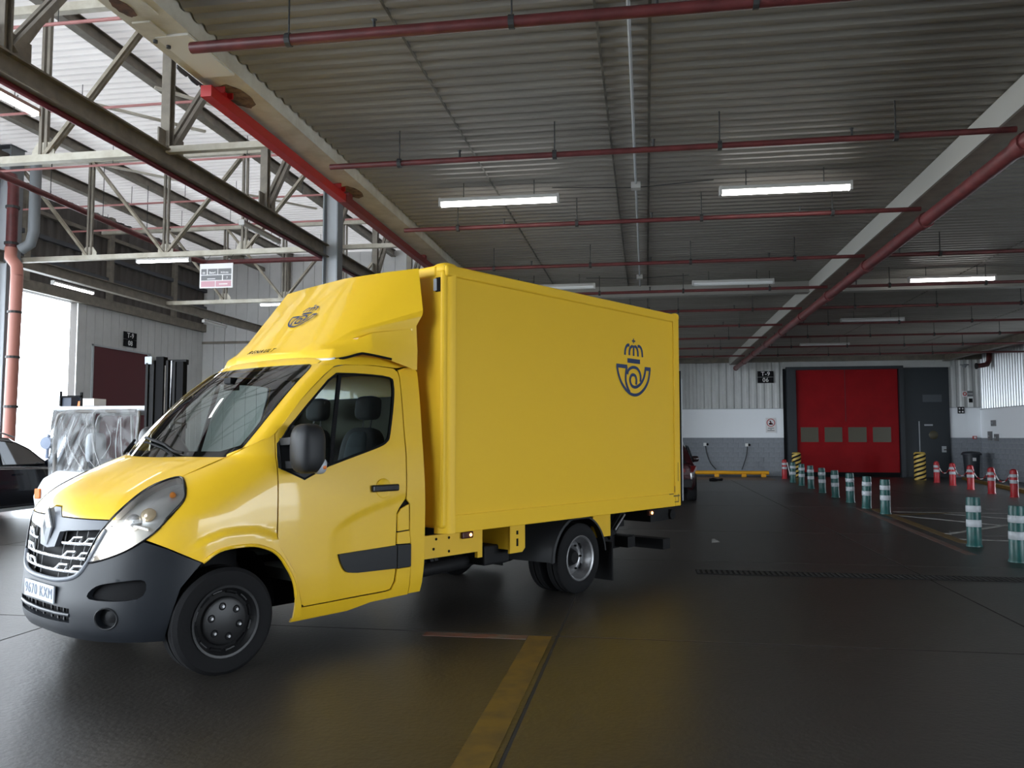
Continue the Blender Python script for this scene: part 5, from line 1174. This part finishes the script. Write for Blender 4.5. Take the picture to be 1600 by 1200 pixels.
obj('crumpled_film', MB().prism([(-9.66, .35), (-9.72, .62), (-9.55, .9), (-9.3, 1.03), (-8.7, 1.0), (-8.5, .8), (-9.0, .5)], FY0-.10, FY0-.02, 'y'), PLASTW, fk, bevel=.05)
cushion('driver_seat', (-8.85, 0, 1.12), (.22, .24, .08), SEATB, fk); cushion('seat_back', (-9.05, 0, 1.38), (.06, .22, .25), STEELL, fk)
obj('steering_wheel', MB().tube([(-8.45+.07*math.sin(a), .16*math.cos(a), 1.28+.12*math.sin(a)) for a in [2*PI*q/16 for q in range(17)]], .015, 6, False), BLACK, fk, smooth=60)
obj('beacon', MB().lathe([(0, 0), (.07, 0), (.06, .08), (0, .09)], 12, 'z', (-9.05, FY0+.12, 2.06)), ORANGE, fk, smooth=40)
obj('orange_indicator', MB().box(-9.66, -9.56, FY0-.13, FY0-.08, .58, .74), ORANGE, fk, bevel=.015)
rk = obj('roof_rack', MB().box(-9.37, -9.34, FY0, FY0+.03, 2.06, 2.30).box(-9.0, -8.97, FY0, FY0+.03, 2.06, 2.28).box(-9.37, -8.97, FY0, FY0+.03, 2.20, 2.23), BLACK, fk)
obj('roof_box', MB().box(-9.37, -9.18, FY0+.03, FY0+.3, 2.06, 2.22), BLUEG, rk); obj('white_box', MB().box(-8.95, -8.75, FY0, FY0+.3, 2.06, 2.18), SIGNW, rk)
mast = obj('mast', MB().box(-7.86, -7.82, -.50, -.40, .1, 2.74), CHASS, fk)
for k, (x0_, x1_, y_, z_, m_) in enumerate(((-7.80, -7.73, -.48, 2.78, CHASS), (-7.71, -7.58, -.46, 2.84, BLACK), (-7.55, -7.51, -.44, 2.78, CHASS), (-7.49, -7.47, -.40, 2.78, RIMS), (-7.44, -7.40, -.42, 2.76, CHASS), (-7.36, -7.25, -.44, 2.76, BLACK))):
    obj('mast_rail', MB().box(x0_, x1_, y_, y_+.12, .1, z_), m_, mast)
for z_ in (.6, 1.7, 2.72): obj('cross_member', MB().box(-7.80, -7.25, -.36, -.28, z_, z_+.08), CHASS, mast)
obj('mast_lamp', MB().box(-7.88, -7.76, -.5, -.4, 2.72, 2.84), PLATEW, mast); obj('lamp_bracket', MB().tube([(-7.80, -.45, 2.72), (-7.84, -.45, 2.5), (-7.76, -.45, 2.25)], .014, 6), ROD, mast)
obj('chain', MB().tube([(-7.56, -.43, 2.7), (-7.56, -.43, 1.2)], .012, 6), RIMS, mast); obj('hose', MB().tube([(-7.45, -.40, 2.75), (-7.46, -.42, 2.0), (-7.44, -.40, 1.2)], .014, 6), BLACK, mast)
for x_, r in ((-9.2, .25), (-8.1, .3)):
    for y_ in (-.45, .45):
        w = obj('wheel', MB().lathe([(0, -.09), (r*.6, -.09), (r*.95, -.1), (r, -.07), (r, .07), (r*.95, .1), (r*.6, .09), (0, .09)], 26), RUB, fk, smooth=40); w.location = (x_, y_, r)
        obj('wheel_disc', MB().lathe([(r*.55, -.095), (0, -.1)], 20), STEELL, w)
for s in (-.2, .2): obj('fork', MB().box(-7.20, -6.25, s-.06, s+.06, .05, .09), CHASS, fk)
# small machine outside in the bright opening
sm = thing('hand_machine', 'small blue-grey hand machine standing outside in the bright opening', 'machine', (-21.5, 27.0, -.3))
obj('stem', MB().tube([(0, 0, 0), (0, 0, 1.2), (.05, 0, 1.95)], .06, 10), BLUEG, sm); obj('drum', MB().lathe([(0, -.1), (.22, -.09), (.25, 0), (.22, .09), (0, .1)], 18, 'y', (-.02, 0, 1.66)), BLUEG, sm, smooth=50)
obj('handle_bar', MB().tube([(-.3, 0, 1.98), (.3, 0, 2.0)], .04, 8), STEELL, sm); obj('top_knob', MB().tube([(.05, 0, 2.0), (.08, 0, 2.13)], .05, 8), STEELL, sm)
obj('base', MB().box(-.45, .35, -.3, .3, 0, .9), STEELG, sm, bevel=.06); obj('base_lid', MB().box(-.5, .3, -.32, .32, .9, 1.1), PLASTW, sm, bevel=.04)
